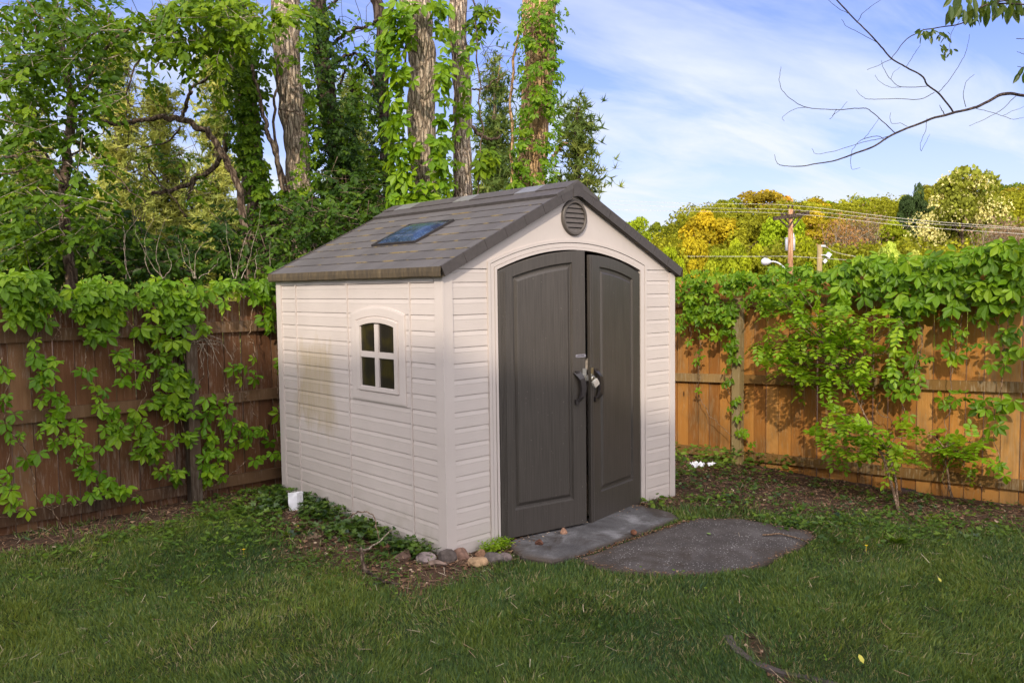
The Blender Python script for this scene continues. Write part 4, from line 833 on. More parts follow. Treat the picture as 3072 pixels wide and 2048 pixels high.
sb = [(620,345,60,25,7),(560,340,60,20,4),(700,340,60,25,7),(640,430,60,30,9),(700,440,70,35,11),(760,470,60,40,12),(690,500,60,30,9),(830,480,60,40,12),(900,450,50,40,10),(960,500,60,40,12),(1060,480,70,35,10),(1150,480,60,30,9),(1190,500,30,20,4),(820,560,80,40,14),(900,560,70,40,12),(620,570,60,30,9),(560,590,50,30,7),(520,610,25,20,3),(680,590,60,30,9),(620,650,60,30,8),(540,690,30,15,4),(590,680,50,25,6),(660,700,70,30,10),(760,640,80,40,14),(740,710,80,35,12),(850,640,60,40,10),(900,620,50,40,9),(960,620,60,40,9),(1040,620,60,35,8),(700,770,60,25,7),(800,760,60,30,9),(850,740,60,30,8),(980,700,60,40,9),(1040,740,50,25,5),(850,800,40,20,4),(1000,790,35,20,4),(1100,640,50,30,6),(1010,880,25,18,2)]
sap_tree('sapling', 'slender locust sapling with layered lime green leaves before the right fence', tr, None, R_blobs(sb), 4.15)
tr = [np.array([3.46, -1.42, -.14]), on_x(*cR(1145, 1180), 3.75), on_x(*cR(1090, 1060), 3.8), on_x(*cR(1000, 980), 3.85)]
sb = [(880,930,40,25,6),(940,960,60,30,9),(830,1000,40,25,5),(880,1010,50,30,7),(960,1020,60,35,9),(1030,1000,50,35,8),(1040,1060,50,40,8),(960,1090,60,35,8),(880,1100,25,40,4),(1060,1120,50,35,6),(1130,1030,50,30,7),(1180,1080,50,30,6),(1150,1150,50,30,6),(1200,1150,25,25,3),(790,1030,25,15,3),(1200,1040,20,25,2)]
sap_tree('sapling', 'low sapling shoot bushing out beneath the taller lime green sapling', tr, None, R_blobs(sb), 3.85, .2)
tr = [np.array(on_x(*cR(1420, 1320), 4.5)), on_x(*cR(1395, 1190), 4.45), on_x(*cR(1390, 1090), 4.4)]
sb = [(1290,1020,25,20,4),(1330,1100,40,20,4),(1400,1080,50,25,6),(1440,1110,60,30,8),(1500,1060,50,35,7),(1530,1130,40,25,5),(1370,1120,50,20,4),(1470,1160,40,20,4)]
sap_tree('sapling', 'small pale sapling against the right fence under the creeper strand', tr, None, R_blobs(sb), 4.4, .1)


# ------------------------------------------------------------------ HOUSE BEHIND THE CAMERA (unseen; roofline shaped to cast the yard's evening shadow)
def build_house():
    az = rad(SUN_AZ); A = np.array([math.cos(az), -math.sin(az), 0]); B = np.array([-math.sin(az), -math.cos(az), 0]); DIST = 14.0; k = DIST*math.tan(rad(SUN_EL))
    def W_(a, b, z): p = A*a+B*(DIST+b); return (p[0], p[1], z)
    e = empty('house', W_(0, 0, 0)); tag(e, 'unseen pale two storey house behind the viewpoint, double gables shaped to shade the yard', 'house')
    prof = [(-9, 1.5), (-5.2, .9), (-2.3, 2.15), (.1, 1.38), (2.5, 2.0), (5.6, .9)]
    P = [(a, h+k) for a, h in prof]
    b = NB('pale_siding'); o = b.obj(); b.set(col=(.5, .48, .44), rough=.7); n = b.noise(b.map(o, (2, 2, 40)), 2, 3); b.bump(n, .3, .01)
    m = MB(); m.prism([(-8.8, -.3)]+[(5.4, -.3)]+[(a*.98, z-.25) for a, z in P[::-1]], lambda a, z: W_(a, .35, z), lambda a, z: W_(a, 9, z)); part(m, 'wall', b.m, e)
    m = MB()
    for (a0, z0), (a1, z1) in zip(P[:-1], P[1:]): m.prism([(a0, z0), (a1, z1), (a1, z1-.22), (a0, z0-.22)], lambda a, z: W_(a, 0, z), lambda a, z: W_(a, 9.3, z))
    part(m, 'roof', MAT['rake'], e)
    for a in (-5.5, -2.3, .2, 2.6):
        for z in (1.0, 4.0, 6.6):
            m = MB(); m.prism([(a-.5, z), (a+.5, z), (a+.5, z+1.3), (a-.5, z+1.3)], lambda a, z: W_(a, .30, z), lambda a, z: W_(a, .36, z)); w = part(m, 'window', MAT['smooth'], e)
            m = MB(); m.add([W_(a-.42, .29, z+.08), W_(a+.42, .29, z+.08), W_(a+.42, .29, z+1.22), W_(a-.42, .29, z+1.22)], [(0, 1, 2, 3)]); part(m, 'pane', MAT['pane'], w)
build_house()

# ------------------------------------------------------------------ TREES BEHIND THE LEFT FENCE
def dpath(px, D): return [deep(u, v, d) for (u, v), d in zip(px, np.broadcast_to(D, (len(px),)))]
def to_ground(p, drift=(0, 0)): x, y = p[0]+drift[0], p[1]+drift[1]; return np.array([x, y, float(gz(x, y))-.1])
def sprays(mb, blobs, D, dd, size, tpl, per=9, droop=.4, tw=None, tonemu=.5, tonesd=.2, dens=1.0):
    """leafy twigs filling view ellipses at depth D +- dd"""
    for u, v, ru, rv, c in blobs:
        c = max(1, int(c*dens*1.2))
        a = RNG.uniform(0, 2*math.pi, c); r = np.sqrt(RNG.random(c)); dz = RNG.uniform(-dd, dd, c)
        C0 = np.array([deep(u+ru*r[i]*math.cos(a[i]), v+rv*r[i]*math.sin(a[i]), D+dz[i]) for i in range(c)])
        dr = nrm(RNG.normal(0, 1, (c, 3))*np.array([1, 1, .5])-UPV*droop*.6+FW*-.15); tn = np.clip(RNG.normal(tonemu, tonesd, c), .02, .98)
        ln = size*per*.30*RNG.uniform(.7, 1.3, c)
        if tw is not None:
            for i in range(0, c, 3): tw.tube([C0[i]-dr[i]*ln[i]*.8, C0[i], C0[i]+dr[i]*ln[i]], [.004, .0015], 3, False)
        side = nrm(np.cross(dr, UPV)+RNG.normal(0, .2, (c, 3)))
        for k in range(per):
            t = (k+.5)/per; s = 1 if k % 2 else -1
            P = C0+dr*(ln*t)[:, None]-UPV*(ln*.25*t*t)[:, None]; d = nrm(side*s*.8+dr*.6-UPV*droop+RNG.normal(0, .25, (c, 3)))
            N = nrm(UPV*.8-FW*.5+RNG.normal(0, .45, (c, 3))); mb.leaves(tpl, P, d, N, size*RNG.uniform(.7, 1.2, c), np.clip(tn+RNG.normal(0, .08, c), 0, 1))
def tleaf(mb, blobs, D, dd, size, axis_u, tpl5=LEAFLET, dens=1.0, upw=.5, tonemu=.55):
    """five-leaflet creeper leaves hugging a trunk whose centre line is axis_u(v)"""
    for u, v, ru, rv, c in blobs:
        if size > .15: ru *= .80; c *= 1.55 if size > .25 else 1.25
        c = max(1, int(c*dens)); a = RNG.uniform(0, 2*math.pi, c); r = np.sqrt(RNG.random(c)); uu = u+ru*r*np.cos(a); vv = v+rv*r*np.sin(a)
        P = np.array([deep(uu[i], vv[i], D-RNG.uniform(0, dd)) for i in range(c)]); au = np.array([axis_u(q) for q in vv])
        out = nrm(-FW[None]*.8+RT[None]*np.clip((uu-au)/45, -1.1, 1.1)[:, None]+RNG.normal(0, .15, (c, 3)))
        creeper_leaves(mb, P, out, size*RNG.uniform(.75, 1.2, c), np.clip(RNG.normal(tonemu, .2, c), 0, 1), upw, tpl=tpl5)
def single(mb, blobs, D, dd, size, tpl, dens=1.0, tonemu=.5):
    for u, v, ru, rv, c in blobs:
        c = max(1, int(c*dens)); a = RNG.uniform(0, 2*math.pi, c); r = np.sqrt(RNG.random(c))
        P = np.array([deep(u+ru*r[i]*math.cos(a[i]), v+rv*r[i]*math.sin(a[i]), D+RNG.uniform(-dd, dd)) for i in range(c)])
        mb.leaves(tpl, P, -UPV+RNG.normal(0, .5, (c, 3)), -FW+UPV*.4+RNG.normal(0, .4, (c, 3)), size*RNG.uniform(.7, 1.25, c), np.clip(RNG.normal(tonemu, .22, c), 0, 1))
def trunk_obj(px, D, wpx, mat, e, name='trunk', k=14, lump=.12, wig=.012, base=True):
    P = dpath(px, D); R = [w*.5*mpp(d) for w, d in zip(wpx, np.broadcast_to(D, (len(px),)))]
    if base: P = [to_ground(P[0])]+P; R = [R[0]*1.25]+R
    sp = smooth_path(P, 60, wig); m = MB(); m.tube(sp, np.interp(np.linspace(0, 1, len(sp)), np.linspace(0, 1, len(R)), R), k, True, lump*.45)
    return part(m, name, mat, e, True)
def new_tree(name, label, px, D, cat='tree', group=None):
    b = to_ground(deep(*px[0], np.broadcast_to(D, (len(px),))[0])); e = empty(name, tuple(b)); tag(e, label, cat, group); return e
def limb(m, px, D, w0, w1, wig=.01, k=7):
    P = dpath(px, D); sp = smooth_path(P, 8*len(P), wig); d = float(np.mean(D)); m.tube(sp, [w0*.5*mpp(d), w1*.5*mpp(d)], k, True, .12)
def twiglets(m, px, D, n, ln, w=1.6):
    """small crooked side twigs along a px path"""
    P = dpath(px, D); S = smooth_path(P, 60)
    for _ in range(n):
        i = random.randrange(4, len(S)-1); d = nrm(RNG.normal(0, 1, 3)*np.array([1, 1, .8])); q = S[i]; pts = [q]
        for s in range(4): d = nrm(d+RNG.normal(0, .35, 3)); pts.append(pts[-1]+d*ln/4*RNG.uniform(.7, 1.3))
        m.tube(pts, [w*mpp(float(np.mean(D)))*.5, w*.2*mpp(float(np.mean(D)))], 4, False)

# T0: slim leaning tree left
px0 = [(162, 650), (152, 560), (146, 440), (152, 340), (166, 250), (152, 160), (130, 60), (118, -60)]
t0 = new_tree('slim_tree', 'slim tree with a bare pale trunk behind the left fence, first from the left', px0, 8.0)
trunk_obj(px0, 8.0, [27, 25, 24, 22, 19, 15, 12, 8], MAT['barkmid'], t0)
m = MB(); tw = MB()
limb(m, [(160, 255), (195, 200), (232, 130), (300, 60)], 8.0, 12, 5); limb(m, [(150, 165), (105, 110), (60, 20)], 7.9, 9, 4); limb(m, [(145, 430), (100, 350), (40, 290), (0, 250)], 7.9, 8, 3); limb(m, [(148, 380), (190, 330), (240, 300)], 8.1, 6, 2)
limb(m, [(146, 300), (220, 360), (300, 435), (340, 470)], 7.7, 4, 2); limb(m, [(150, 470), (175, 400), (178, 352)], 7.9, 6, 3); limb(m, [(0, 362), (60, 352), (130, 340)], 7.8, 6, 5); limb(m, [(0, 402), (50, 390), (95, 365)], 7.8, 5, 3)
limb(m, [(60, 0), (100, 50), (150, 75), (148, 80)], 7.6, 4, 2); limb(m, [(255, 30), (240, 65), (190, 95), (165, 140)], 7.6, 4, 2)
twiglets(m, [(162, 600), (146, 440), (166, 250), (152, 100)], 7.9, 34, .7); part(m, 'limb', MAT['barkmid'], t0, True)
m = MB(); B0 = [(60, 60, 90, 80, 60), (180, 40, 80, 60, 44), (40, 180, 80, 70, 50), (130, 150, 70, 70, 34), (225, 130, 50, 60, 22), (30, 300, 60, 60, 30), (90, 270, 60, 50, 22), (220, 215, 45, 40, 20), (60, 400, 80, 50, 30), (30, 480, 60, 60, 28), (190, 290, 40, 50, 14), (260, 60, 50, 50, 18), (110, 480, 60, 50, 18), (210, 380, 50, 40, 12), (40, 560, 70, 50, 26), (200, 460, 50, 50, 16), (120, 570, 70, 50, 20), (230, 560, 50, 60, 18)]
sprays(m, B0, 8.0, 1.0, .074, OVAL, 11, .5, tw, .34, .2, 1.35); part(m, 'crown', MAT['treeleaf'], t0); part(tw, 'twigs', MAT['twigpale'], t0)
# T1 ivy clad trunk
px1 = [(600, 520), (590, 440), (572, 330), (560, 200), (545, 100), (538, -60)]
t1 = new_tree('ivy_clad_tree', 'dark tree wrapped in ivy left of the thick bare trunk', px1, 9.6); trunk_obj(px1, 9.6, [60, 58, 54, 50, 46, 42], MAT['barkmid'], t1)
ax1 = lambda v: np.interp(v, [-60, 100, 200, 330, 440, 520], [538, 545, 560, 572, 590, 600])
m = MB(); tleaf(m, [(545, 30, 55, 60, 60), (548, 130, 60, 60, 70), (552, 210, 50, 60, 70), (548, 290, 40, 50, 46), (600, 150, 30, 80, 36), (585, 260, 30, 80, 36), (560, 380, 30, 60, 26), (600, 400, 28, 70, 30), (590, 480, 50, 50, 34), (555, 340, 25, 40, 16)], 9.35, .35, .16, ax1, LEAFLET, 1.1, tonemu=.4); part(m, 'ivy', MAT['treeleaf'], t1)
m = MB(); sprays(m, [(470, 30, 90, 50, 44), (380, 40, 80, 40, 22), (560, 40, 70, 50, 32), (430, 90, 50, 40, 15), (500, 110, 50, 50, 20), (330, 70, 50, 40, 10), (640, 30, 40, 40, 12)], 8.2, .5, .088, OVAL, 11, .65, tw := MB(), .62, .2, 1.2); part(m, 'crown', MAT['treeleaf'], t1); part(tw, 'twigs', MAT['twigpale'], t1)
# T2 thick bare trunk
px2 = [(692, 520), (688, 440), (680, 340), (668, 230), (660, 120), (655, 0), (652, -80)]
t2 = new_tree('bare_trunk_tree', 'thick brown trunk with shaggy furrowed bark left of the ivy curtain', px2, 9.4); trunk_obj(px2, 9.4, [58, 56, 56, 58, 60, 64, 66], MAT['bark'], t2, k=20)
m = MB(); limb(m, [(655, 440), (625, 330), (612, 290), (590, 200), (578, 150)], 9.0, 13, 7, .01); limb(m, [(668, 450), (640, 360), (628, 250), (640, 180), (640, 60)], 9.1, 8, 5, .01); limb(m, [(640, 250), (680, 260), (740, 290)], 9.0, 4, 2); part(m, 'hanging_vine', MAT['barkmid'], t2, True)
m = MB(); ax2 = lambda v: np.interp(v, [0, 520], [655, 692]); tleaf(m, [(700, 60, 22, 70, 32), (708, 180, 20, 70, 32), (716, 300, 22, 80, 36), (640, 60, 16, 40, 8), (700, 400, 30, 60, 26), (660, 140, 20, 20, 5), (668, 460, 40, 40, 24)], 9.1, .3, .14, ax2, tonemu=.5); part(m, 'ivy', MAT['treeleaf'], t2)
# T3 curtain of ivy on leaning dark trunk
px3 = [(800, 520), (790, 430), (770, 330), (748, 200), (735, 90), (730, -60)]
t3 = new_tree('ivy_clad_tree', 'tree hidden under a dark curtain of ivy right of the thick bare trunk', px3, 10.0); trunk_obj(px3, 10.0, [52, 50, 46, 42, 38, 34], MAT['barkdark'], t3)
ax3 = lambda v: np.interp(v, [-60, 90, 200, 330, 520], [730, 735, 748, 770, 800]); m = MB()
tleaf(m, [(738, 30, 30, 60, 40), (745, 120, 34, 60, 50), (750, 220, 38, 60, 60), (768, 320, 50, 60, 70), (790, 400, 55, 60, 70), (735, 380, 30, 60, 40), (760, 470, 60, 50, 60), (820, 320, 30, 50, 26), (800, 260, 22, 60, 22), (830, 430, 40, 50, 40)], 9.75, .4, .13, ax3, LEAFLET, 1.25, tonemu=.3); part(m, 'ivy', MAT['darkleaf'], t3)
m = MB(); limb(m, [(740, 120), (760, 100), (800, 75), (855, 55), (870, 45)], 10.2, 9, 7); limb(m, [(765, 150), (800, 125), (830, 132), (850, 170), (862, 200)], 10.0, 8, 5); limb(m, [(845, 140), (815, 180), (808, 240), (815, 330)], 10.1, 9, 6); limb(m, [(795, 150), (785, 190), (776, 200)], 10.1, 5, 7); limb(m, [(745, 30), (735, 65), (745, 105), (770, 135)], 10.0, 5, 3); limb(m, [(775, 0), (740, 30), (720, 60)], 10, 7, 5)
twiglets(m, [(740, 120), (800, 90), (850, 60)], 10.1, 14, .7); twiglets(m, [(800, 130), (815, 240), (820, 330)], 10.1, 14, .6); part(m, 'limb', MAT['barkdark'], t3, True)
m = MB(); sprays(m, [(715, 250, 30, 90, 40), (800, 300, 50, 60, 34), (845, 400, 45, 50, 34), (760, 420, 60, 60, 44), (700, 420, 40, 60, 28), (735, 60, 40, 50, 26), (840, 250, 25, 40, 10), (780, 130, 30, 20, 8), (820, 140, 40, 25, 10), (800, 60, 40, 20, 6), (770, 30, 30, 20, 6), (850, 110, 30, 40, 10), (820, 210, 40, 30, 8)], 10, .3, .08, OVAL, 9, .5, None, .5); part(m, 'crown', MAT['treeleaf'], t3)
# T3b tree right behind, ivy-clad with forked limbs
px4 = [(905, 520), (898, 430), (885, 330), (878, 200), (880, 100), (872, 30), (850, -40)]
t4 = new_tree('forked_tree', 'dark ivy covered tree with forked crooked limbs behind the largest creeper trunk', px4, 10.8); trunk_obj(px4, 10.8, [40, 38, 32, 30, 28, 26, 22], MAT['barkdark'], t4)
m = MB(); limb(m, [(880, 60), (895, 30), (915, -20)], 10.8, 16, 12); limb(m, [(900, 450), (860, 370), (820, 330), (780, 320), (740, 340)], 10.6, 16, 6); limb(m, [(900, 470), (850, 430), (815, 400)], 10.6, 14, 5); twiglets(m, [(900, 450), (840, 350), (780, 320)], 10.6, 22, .6); part(m, 'limb', MAT['barkdark'], t4, True)
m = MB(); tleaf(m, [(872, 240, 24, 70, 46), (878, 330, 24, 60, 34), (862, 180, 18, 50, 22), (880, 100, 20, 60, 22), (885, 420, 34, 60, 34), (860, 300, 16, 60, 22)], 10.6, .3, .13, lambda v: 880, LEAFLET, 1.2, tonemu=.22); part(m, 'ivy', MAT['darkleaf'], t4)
# T4 big-leaf creeper trunk
px5 = [(985, 520), (978, 440), (968, 340), (967, 240), (972, 150), (960, 60), (948, -60)]
t5 = new_tree('creeper_clad_tree', 'sunlit trunk edged with the biggest bright creeper leaves left of centre', px5, 9.0); trunk_obj(px5, 9.0, [54, 56, 62, 66, 62, 66, 74], MAT['bark'], t5, k=20, lump=.16)
ax5 = lambda v: np.interp(v, [-60, 60, 150, 240, 340, 520], [948, 960, 972, 967, 968, 985]); m = MB()
tleaf(m, [(905, 50, 34, 30, 11), (895, 100, 32, 30, 11), (925, 90, 30, 30, 9), (905, 150, 28, 30, 9), (928, 180, 26, 30, 8), (905, 215, 22, 25, 7), (915, 260, 26, 30, 9), (900, 305, 30, 30, 10), (915, 350, 28, 30, 10), (925, 395, 28, 30, 10), (920, 440, 40, 30, 14), (960, 470, 60, 30, 20), (945, 330, 18, 25, 4), (920, 20, 30, 25, 7),
          (1010, 60, 18, 60, 10), (1018, 140, 18, 50, 9), (1018, 230, 16, 60, 10), (1010, 310, 18, 50, 9), (1005, 380, 26, 40, 10), (1012, 440, 28, 40, 12), (1000, 10, 40, 20, 8), (1020, 360, 14, 40, 5), (960, 430, 30, 25, 6)], 8.75, .3, .265, ax5, tonemu=.68); part(m, 'creeper_leaves', MAT['creeper'], t5)
m = MB(); limb(m, [(955, 0), (940, 60), (930, 150), (920, 240), (925, 330), (940, 460)], 8.75, 5, 4, .01, 6); part(m, 'hanging_vine', MAT['vinestem'], t5, True)
# T5 slimmer trunk
px6 = [(1062, 520), (1062, 450), (1060, 350), (1062, 250), (1058, 150), (1052, 60), (1048, -60)]
t6 = new_tree('straight_tree', 'straight slim furrowed trunk between the two creeper clad trunks', px6, 9.3); trunk_obj(px6, 9.3, [42, 43, 43, 42, 42, 42, 42], MAT['bark'], t6, k=18, lump=.08)
m = MB(); tleaf(m, [(1065, 140, 20, 40, 9), (1075, 165, 14, 30, 6), (1072, 230, 14, 25, 5), (1068, 205, 12, 14, 3), (1060, 248, 24, 14, 7), (1078, 270, 12, 30, 5), (1046, 310, 10, 40, 5), (1044, 250, 10, 30, 4), (1050, 370, 14, 14, 4), (1046, 420, 10, 20, 3), (1080, 130, 12, 30, 5), (1045, 100, 10, 40, 4)], 9.05, .15, .2, lambda v: 1061, dens=.6, tonemu=.6); part(m, 'creeper_leaves', MAT['creeper'], t6)
m = MB(); limb(m, [(1043, -20), (1046, 60), (1042, 110), (1050, 150), (1045, 200), (1048, 460)], 9.0, 5, 4, .008, 6); limb(m, [(1090, -20), (1094, 80), (1100, 190), (1108, 300), (1100, 400), (1095, 480)], 9.2, 4, 3, .012, 5); limb(m, [(1082, 292), (1105, 312), (1130, 322), (1150, 310)], 9.5, 9, 5); limb(m, [(1085, 204), (1110, 205), (1130, 190), (1165, 160)], 9.5, 4, 2); part(m, 'hanging_vine', MAT['barkmid'], t6, True)
m = MB(); tw = MB(); sprays(m, [(1105, 40, 22, 40, 12), (1115, 20, 20, 20, 6)], 9.4, .2, .09, OVAL, 9, .8, tw, .6); tleaf(m, [(1120, 360, 28, 20, 10), (1110, 385, 22, 14, 5)], 9.3, .2, .24, lambda v: 1115, tonemu=.72); part(m, 'crown', MAT['treeleaf'], t6); 
twiglets(tw, [(1090, 60), (1110, 110), (1130, 130)], 9.5, 14, .55, 1.2); twiglets(tw, [(1100, 160), (1115, 200), (1130, 240)], 9.5, 12, .5, 1.2); part(tw, 'twigs', MAT['barkmid'], t6)
# T6 warm ivy trunk
px7 = [(1205, 540), (1212, 440), (1224, 340), (1232, 240), (1238, 140), (1240, 50), (1244, -60)]
t7 = new_tree('creeper_clad_tree', 'tall warm toned trunk thickly ringed with creeper, last before the open sky', px7, 10.6); trunk_obj(px7, 10.6, [86, 76, 70, 70, 72, 76, 80], MAT['barkwarm'], t7, k=20)
ax7 = lambda v: np.interp(v, [-60, 50, 240, 440], [1244, 1240, 1230, 1212]); m = MB()
tleaf(m, [(1268, 30, 28, 40, 44), (1220, 20, 30, 30, 28), (1250, 60, 30, 25, 26), (1205, 70, 16, 40, 18), (1270, 100, 24, 40, 36), (1225, 100, 30, 16, 18), (1200, 140, 12, 40, 16), (1245, 150, 24, 12, 11), (1270, 170, 26, 40, 42), (1225, 165, 20, 14, 12), (1250, 215, 40, 28, 54), (1200, 200, 14, 60, 26), (1235, 250, 40, 14, 26), (1275, 250, 20, 40, 34), (1200, 290, 24, 40, 38), (1272, 310, 20, 40, 32), (1195, 350, 24, 40, 38), (1245, 330, 22, 14, 14), (1262, 360, 22, 30, 26), (1190, 400, 26, 36, 36), (1260, 410, 24, 40, 34), (1225, 425, 20, 25, 16), (1185, 435, 30, 22, 24), (1245, 395, 18, 22, 12), (1290, 200, 8, 70, 9), (1190, 60, 8, 50, 7)], 10.3, .25, .155, ax7, tonemu=.55, dens=.58); part(m, 'creeper_leaves', MAT['creeper'], t7)
m = MB(); limb(m, [(1178, 470), (1175, 400), (1176, 300), (1172, 210), (1180, 130), (1198, 60), (1205, 20)], 10.2, 7, 6, .01); limb(m, [(1268, 360), (1285, 340), (1304, 328)], 10.4, 10, 4); limb(m, [(1150, 150), (1140, 190), (1160, 170)], 10.2, 2, 1); part(m, 'limb', MAT['barkwarm'], t7, True)
m = MB(); tleaf(m, [(1160, 120, 30, 60, 6), (1150, 90, 20, 20, 3), (1300, 60, 14, 50, 4)], 10.2, .2, .15, ax7); part(m, 'crown', MAT['treeleaf'], t7)
# arched tree
t8 = new_tree('bent_tree', 'bent dark tree whose bare limb arches over to the left', [(560, 520)], 9.0)
m = MB(); limb(m, [(575, 600), (562, 500), (545, 420), (520, 370), (490, 320), (455, 292), (415, 275), (380, 272), (330, 273), (275, 284), (240, 280), (203, 275)], 9.0, 19, 8, .012, 9); limb(m, [(522, 308), (515, 350), (492, 380), (440, 418), (390, 440), (350, 446)], 9.3, 14, 8, .012); limb(m, [(416, 272), (432, 230), (440, 205), (455, 192), (500, 168)], 9.1, 9, 6, .012); limb(m, [(415, 290), (380, 325), (330, 340), (300, 345)], 9.3, 5, 2)
limb(m, [(455, 400), (440, 430), (430, 455), (440, 480)], 9.3, 9, 4); limb(m, [(335, 365), (350, 400), (395, 450), (430, 500)], 9.2, 5, 3); limb(m, [(235, 450), (270, 430), (300, 440), (310, 445)], 9.3, 4, 3)
twiglets(m, [(545, 420), (490, 320), (400, 270), (210, 275)], 9.0, 14, .5); twiglets(m, [(515, 350), (440, 418), (350, 446)], 9.3, 26, .6); twiglets(m, [(300, 130), (290, 220), (300, 300)], 9.3, 20, .6); limb(m, [(336, 110), (312, 150), (296, 200), (290, 225), (300, 245)], 9.2, 5, 3); limb(m, [(400, 140), (360, 150), (335, 180)], 9.2, 3, 2)
b8 = to_ground(deep(560, 520, 9.0)); m.tube([deep(575, 600, 9.0), b8], [19*.5*mpp(9), 24*.5*mpp(9)], 9); part(m, 'trunk', MAT['barkmid'], t8, True)
m = MB(); tw = MB(); sprays(m, [(360, 190, 40, 30, 10), (350, 380, 60, 30, 10), (300, 420, 40, 30, 8), (390, 350, 50, 20, 7), (470, 430, 50, 30, 10), (500, 240, 30, 50, 14)], 9.1, .3, .07, OVAL, 9, .5, tw, .55); part(m, 'crown', MAT['treeleaf'], t8); part(tw, 'twigs', MAT['twigpale'], t8)
# understorey bushes right behind the fence
def bush(name, label, blobs, D, dd, size, mat, tpl=OVAL, tone=.4, per=10, dens=1.0, nst=8):
    u, v = blobs[0][:2]; e = new_tree(name, label, [(u, v)], D, 'bush'); m = MB(); tw = MB(); sprays(m, blobs, D, dd, size, tpl, per, .45, tw, tone, .22, dens); part(m, 'foliage', mat, e)
    b = np.array(e.location)
    for _ in range(nst):
        u, v, ru, rv, c = random.choice(blobs); q = deep(u+random.uniform(-ru, ru), v-rv*.5, D); tw.tube(smooth_path([b+RNG.normal(0, .2, 3)*[1, 1, 0], (b+q)/2+RNG.normal(0, .15, 3), q], 14, .015), [.014, .004], 5)
    part(tw, 'stem', MAT['barkmid'], e)
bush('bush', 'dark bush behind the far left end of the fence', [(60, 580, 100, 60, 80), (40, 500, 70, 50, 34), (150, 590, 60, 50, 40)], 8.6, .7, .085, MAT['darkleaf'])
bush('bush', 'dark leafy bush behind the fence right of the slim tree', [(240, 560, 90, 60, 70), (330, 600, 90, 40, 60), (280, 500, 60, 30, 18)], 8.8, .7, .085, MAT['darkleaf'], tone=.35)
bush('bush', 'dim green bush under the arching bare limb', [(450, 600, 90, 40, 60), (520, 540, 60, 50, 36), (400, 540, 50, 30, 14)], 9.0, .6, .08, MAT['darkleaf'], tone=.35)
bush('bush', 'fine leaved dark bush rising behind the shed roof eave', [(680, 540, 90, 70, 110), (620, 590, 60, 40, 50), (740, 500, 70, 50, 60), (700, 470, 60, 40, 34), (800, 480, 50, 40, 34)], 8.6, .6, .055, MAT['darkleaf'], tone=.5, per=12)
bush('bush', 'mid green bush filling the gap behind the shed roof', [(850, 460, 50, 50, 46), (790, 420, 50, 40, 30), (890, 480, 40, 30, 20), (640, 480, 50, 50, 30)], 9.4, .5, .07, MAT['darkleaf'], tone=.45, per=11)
m = MB()
for k in range(15):
    u = RNG.uniform(280, 640); v = 640; p = deep(u, v, 7.6); q = deep(u+RNG.uniform(-50, 50), v-RNG.uniform(40, 170), 7.8); mid = (p+q)/2+RNG.normal(0, .05, 3); m.tube(smooth_path([p, mid, q], 10, .01), [.0038, .001], 4)
o = m.build('dry_stem_thicket', MAT['twigpale'], origin=tuple(to_ground(deep(460, 640, 7.7)))); tag(o, 'thin pale bare stems poking up behind the left fence', 'stems')
NTRI = (np.array([(-.11, 0, 0), (.11, 0, 0), (0, 1, 0)]), [(0, 1, 2)])
# pines in the middle distance
def pine(name, label, u, vtop, vbot, ru, D, dens, mat, tone=.6, sc=1.0):
    e = new_tree(name, label, [(u, vbot)], D); top = deep(u, vtop, D); b = np.array(e.location); m = MB(); m.tube(smooth_path([b, (b+top)/2, top], 20, .02), [.16, .03], 8, True, .1); part(m, 'trunk', MAT['barkmid'], e, True)
    f = MB(); br = MB(); n = int(dens); W = ru*mpp(D)
    for _ in range(n):
        t = RNG.uniform(0, 1)**.8; z = b[2]+(top[2]-b[2])*(1-t*.95); z = max(z, b[2]+1.0); r = W*(.3+.9*t)*RNG.uniform(.35, 1.3); a = RNG.uniform(0, 2*math.pi); ax = b+(top-b)*((z-b[2])/(top[2]-b[2]))
        end = ax+np.array([math.cos(a)*r, math.sin(a)*r, -.05*r+RNG.uniform(0, .5)]); st = ax; br.tube([st, (st+end)/2+[0, 0, -.08*r], end], [.03, .008], 4, False)
        k = int(30*sc); tt = RNG.uniform(.35, 1.05, k)[:, None]; P = st+(end-st)*tt+RNG.normal(0, .16, (k, 3)); tn = np.clip(RNG.normal(tone, .22)+RNG.normal(0, .1, k), 0, 1)
        for q in range(9):
            d = nrm(RNG.normal(0, 1, (k, 3))+UPV*.45); f.leaves(NTRI, P, d*1.0, RNG.normal(0, 1, (k, 3)), RNG.uniform(.10, .20, k)*(D/20)**.5, tn)
    part(br, 'branch', MAT['barkmid'], e); part(f, 'crown', mat, e)
pine('pine_tree', 'hazy yellow green pine seen left of the arching limb', 265, 95, 600, 75, 19, 130, MAT['pine'], .62)
pine('pine_tree', 'yellow green pine seen through the arch of the bare limb', 375, 215, 620, 90, 21, 130, MAT['pine'], .65)
pine('pine_tree', 'pine seen between the bent tree and the ivy clad trunk', 495, 130, 600, 75, 20, 120, MAT['pine'], .6)
pine('pine_tree', 'pine seen between the ivy curtain and the forked tree', 815, 200, 560, 80, 19, 120, MAT['pineD'], .6)
pine('pine_tree', 'dark pine seen between the slim trunk and the warm creeper trunk', 1135, 175, 520, 60, 17, 90, MAT['pineD'], .5)
pine('pine_tree', 'pine whose branches show against the sky above the shed ridge', 1325, 262, 600, 78, 14, 95, MAT['pineD'], .62, .7)
pine('pine_tree', 'pale pine far left behind the slim tree', 60, 250, 620, 85, 20, 90, MAT['pine'], .5)

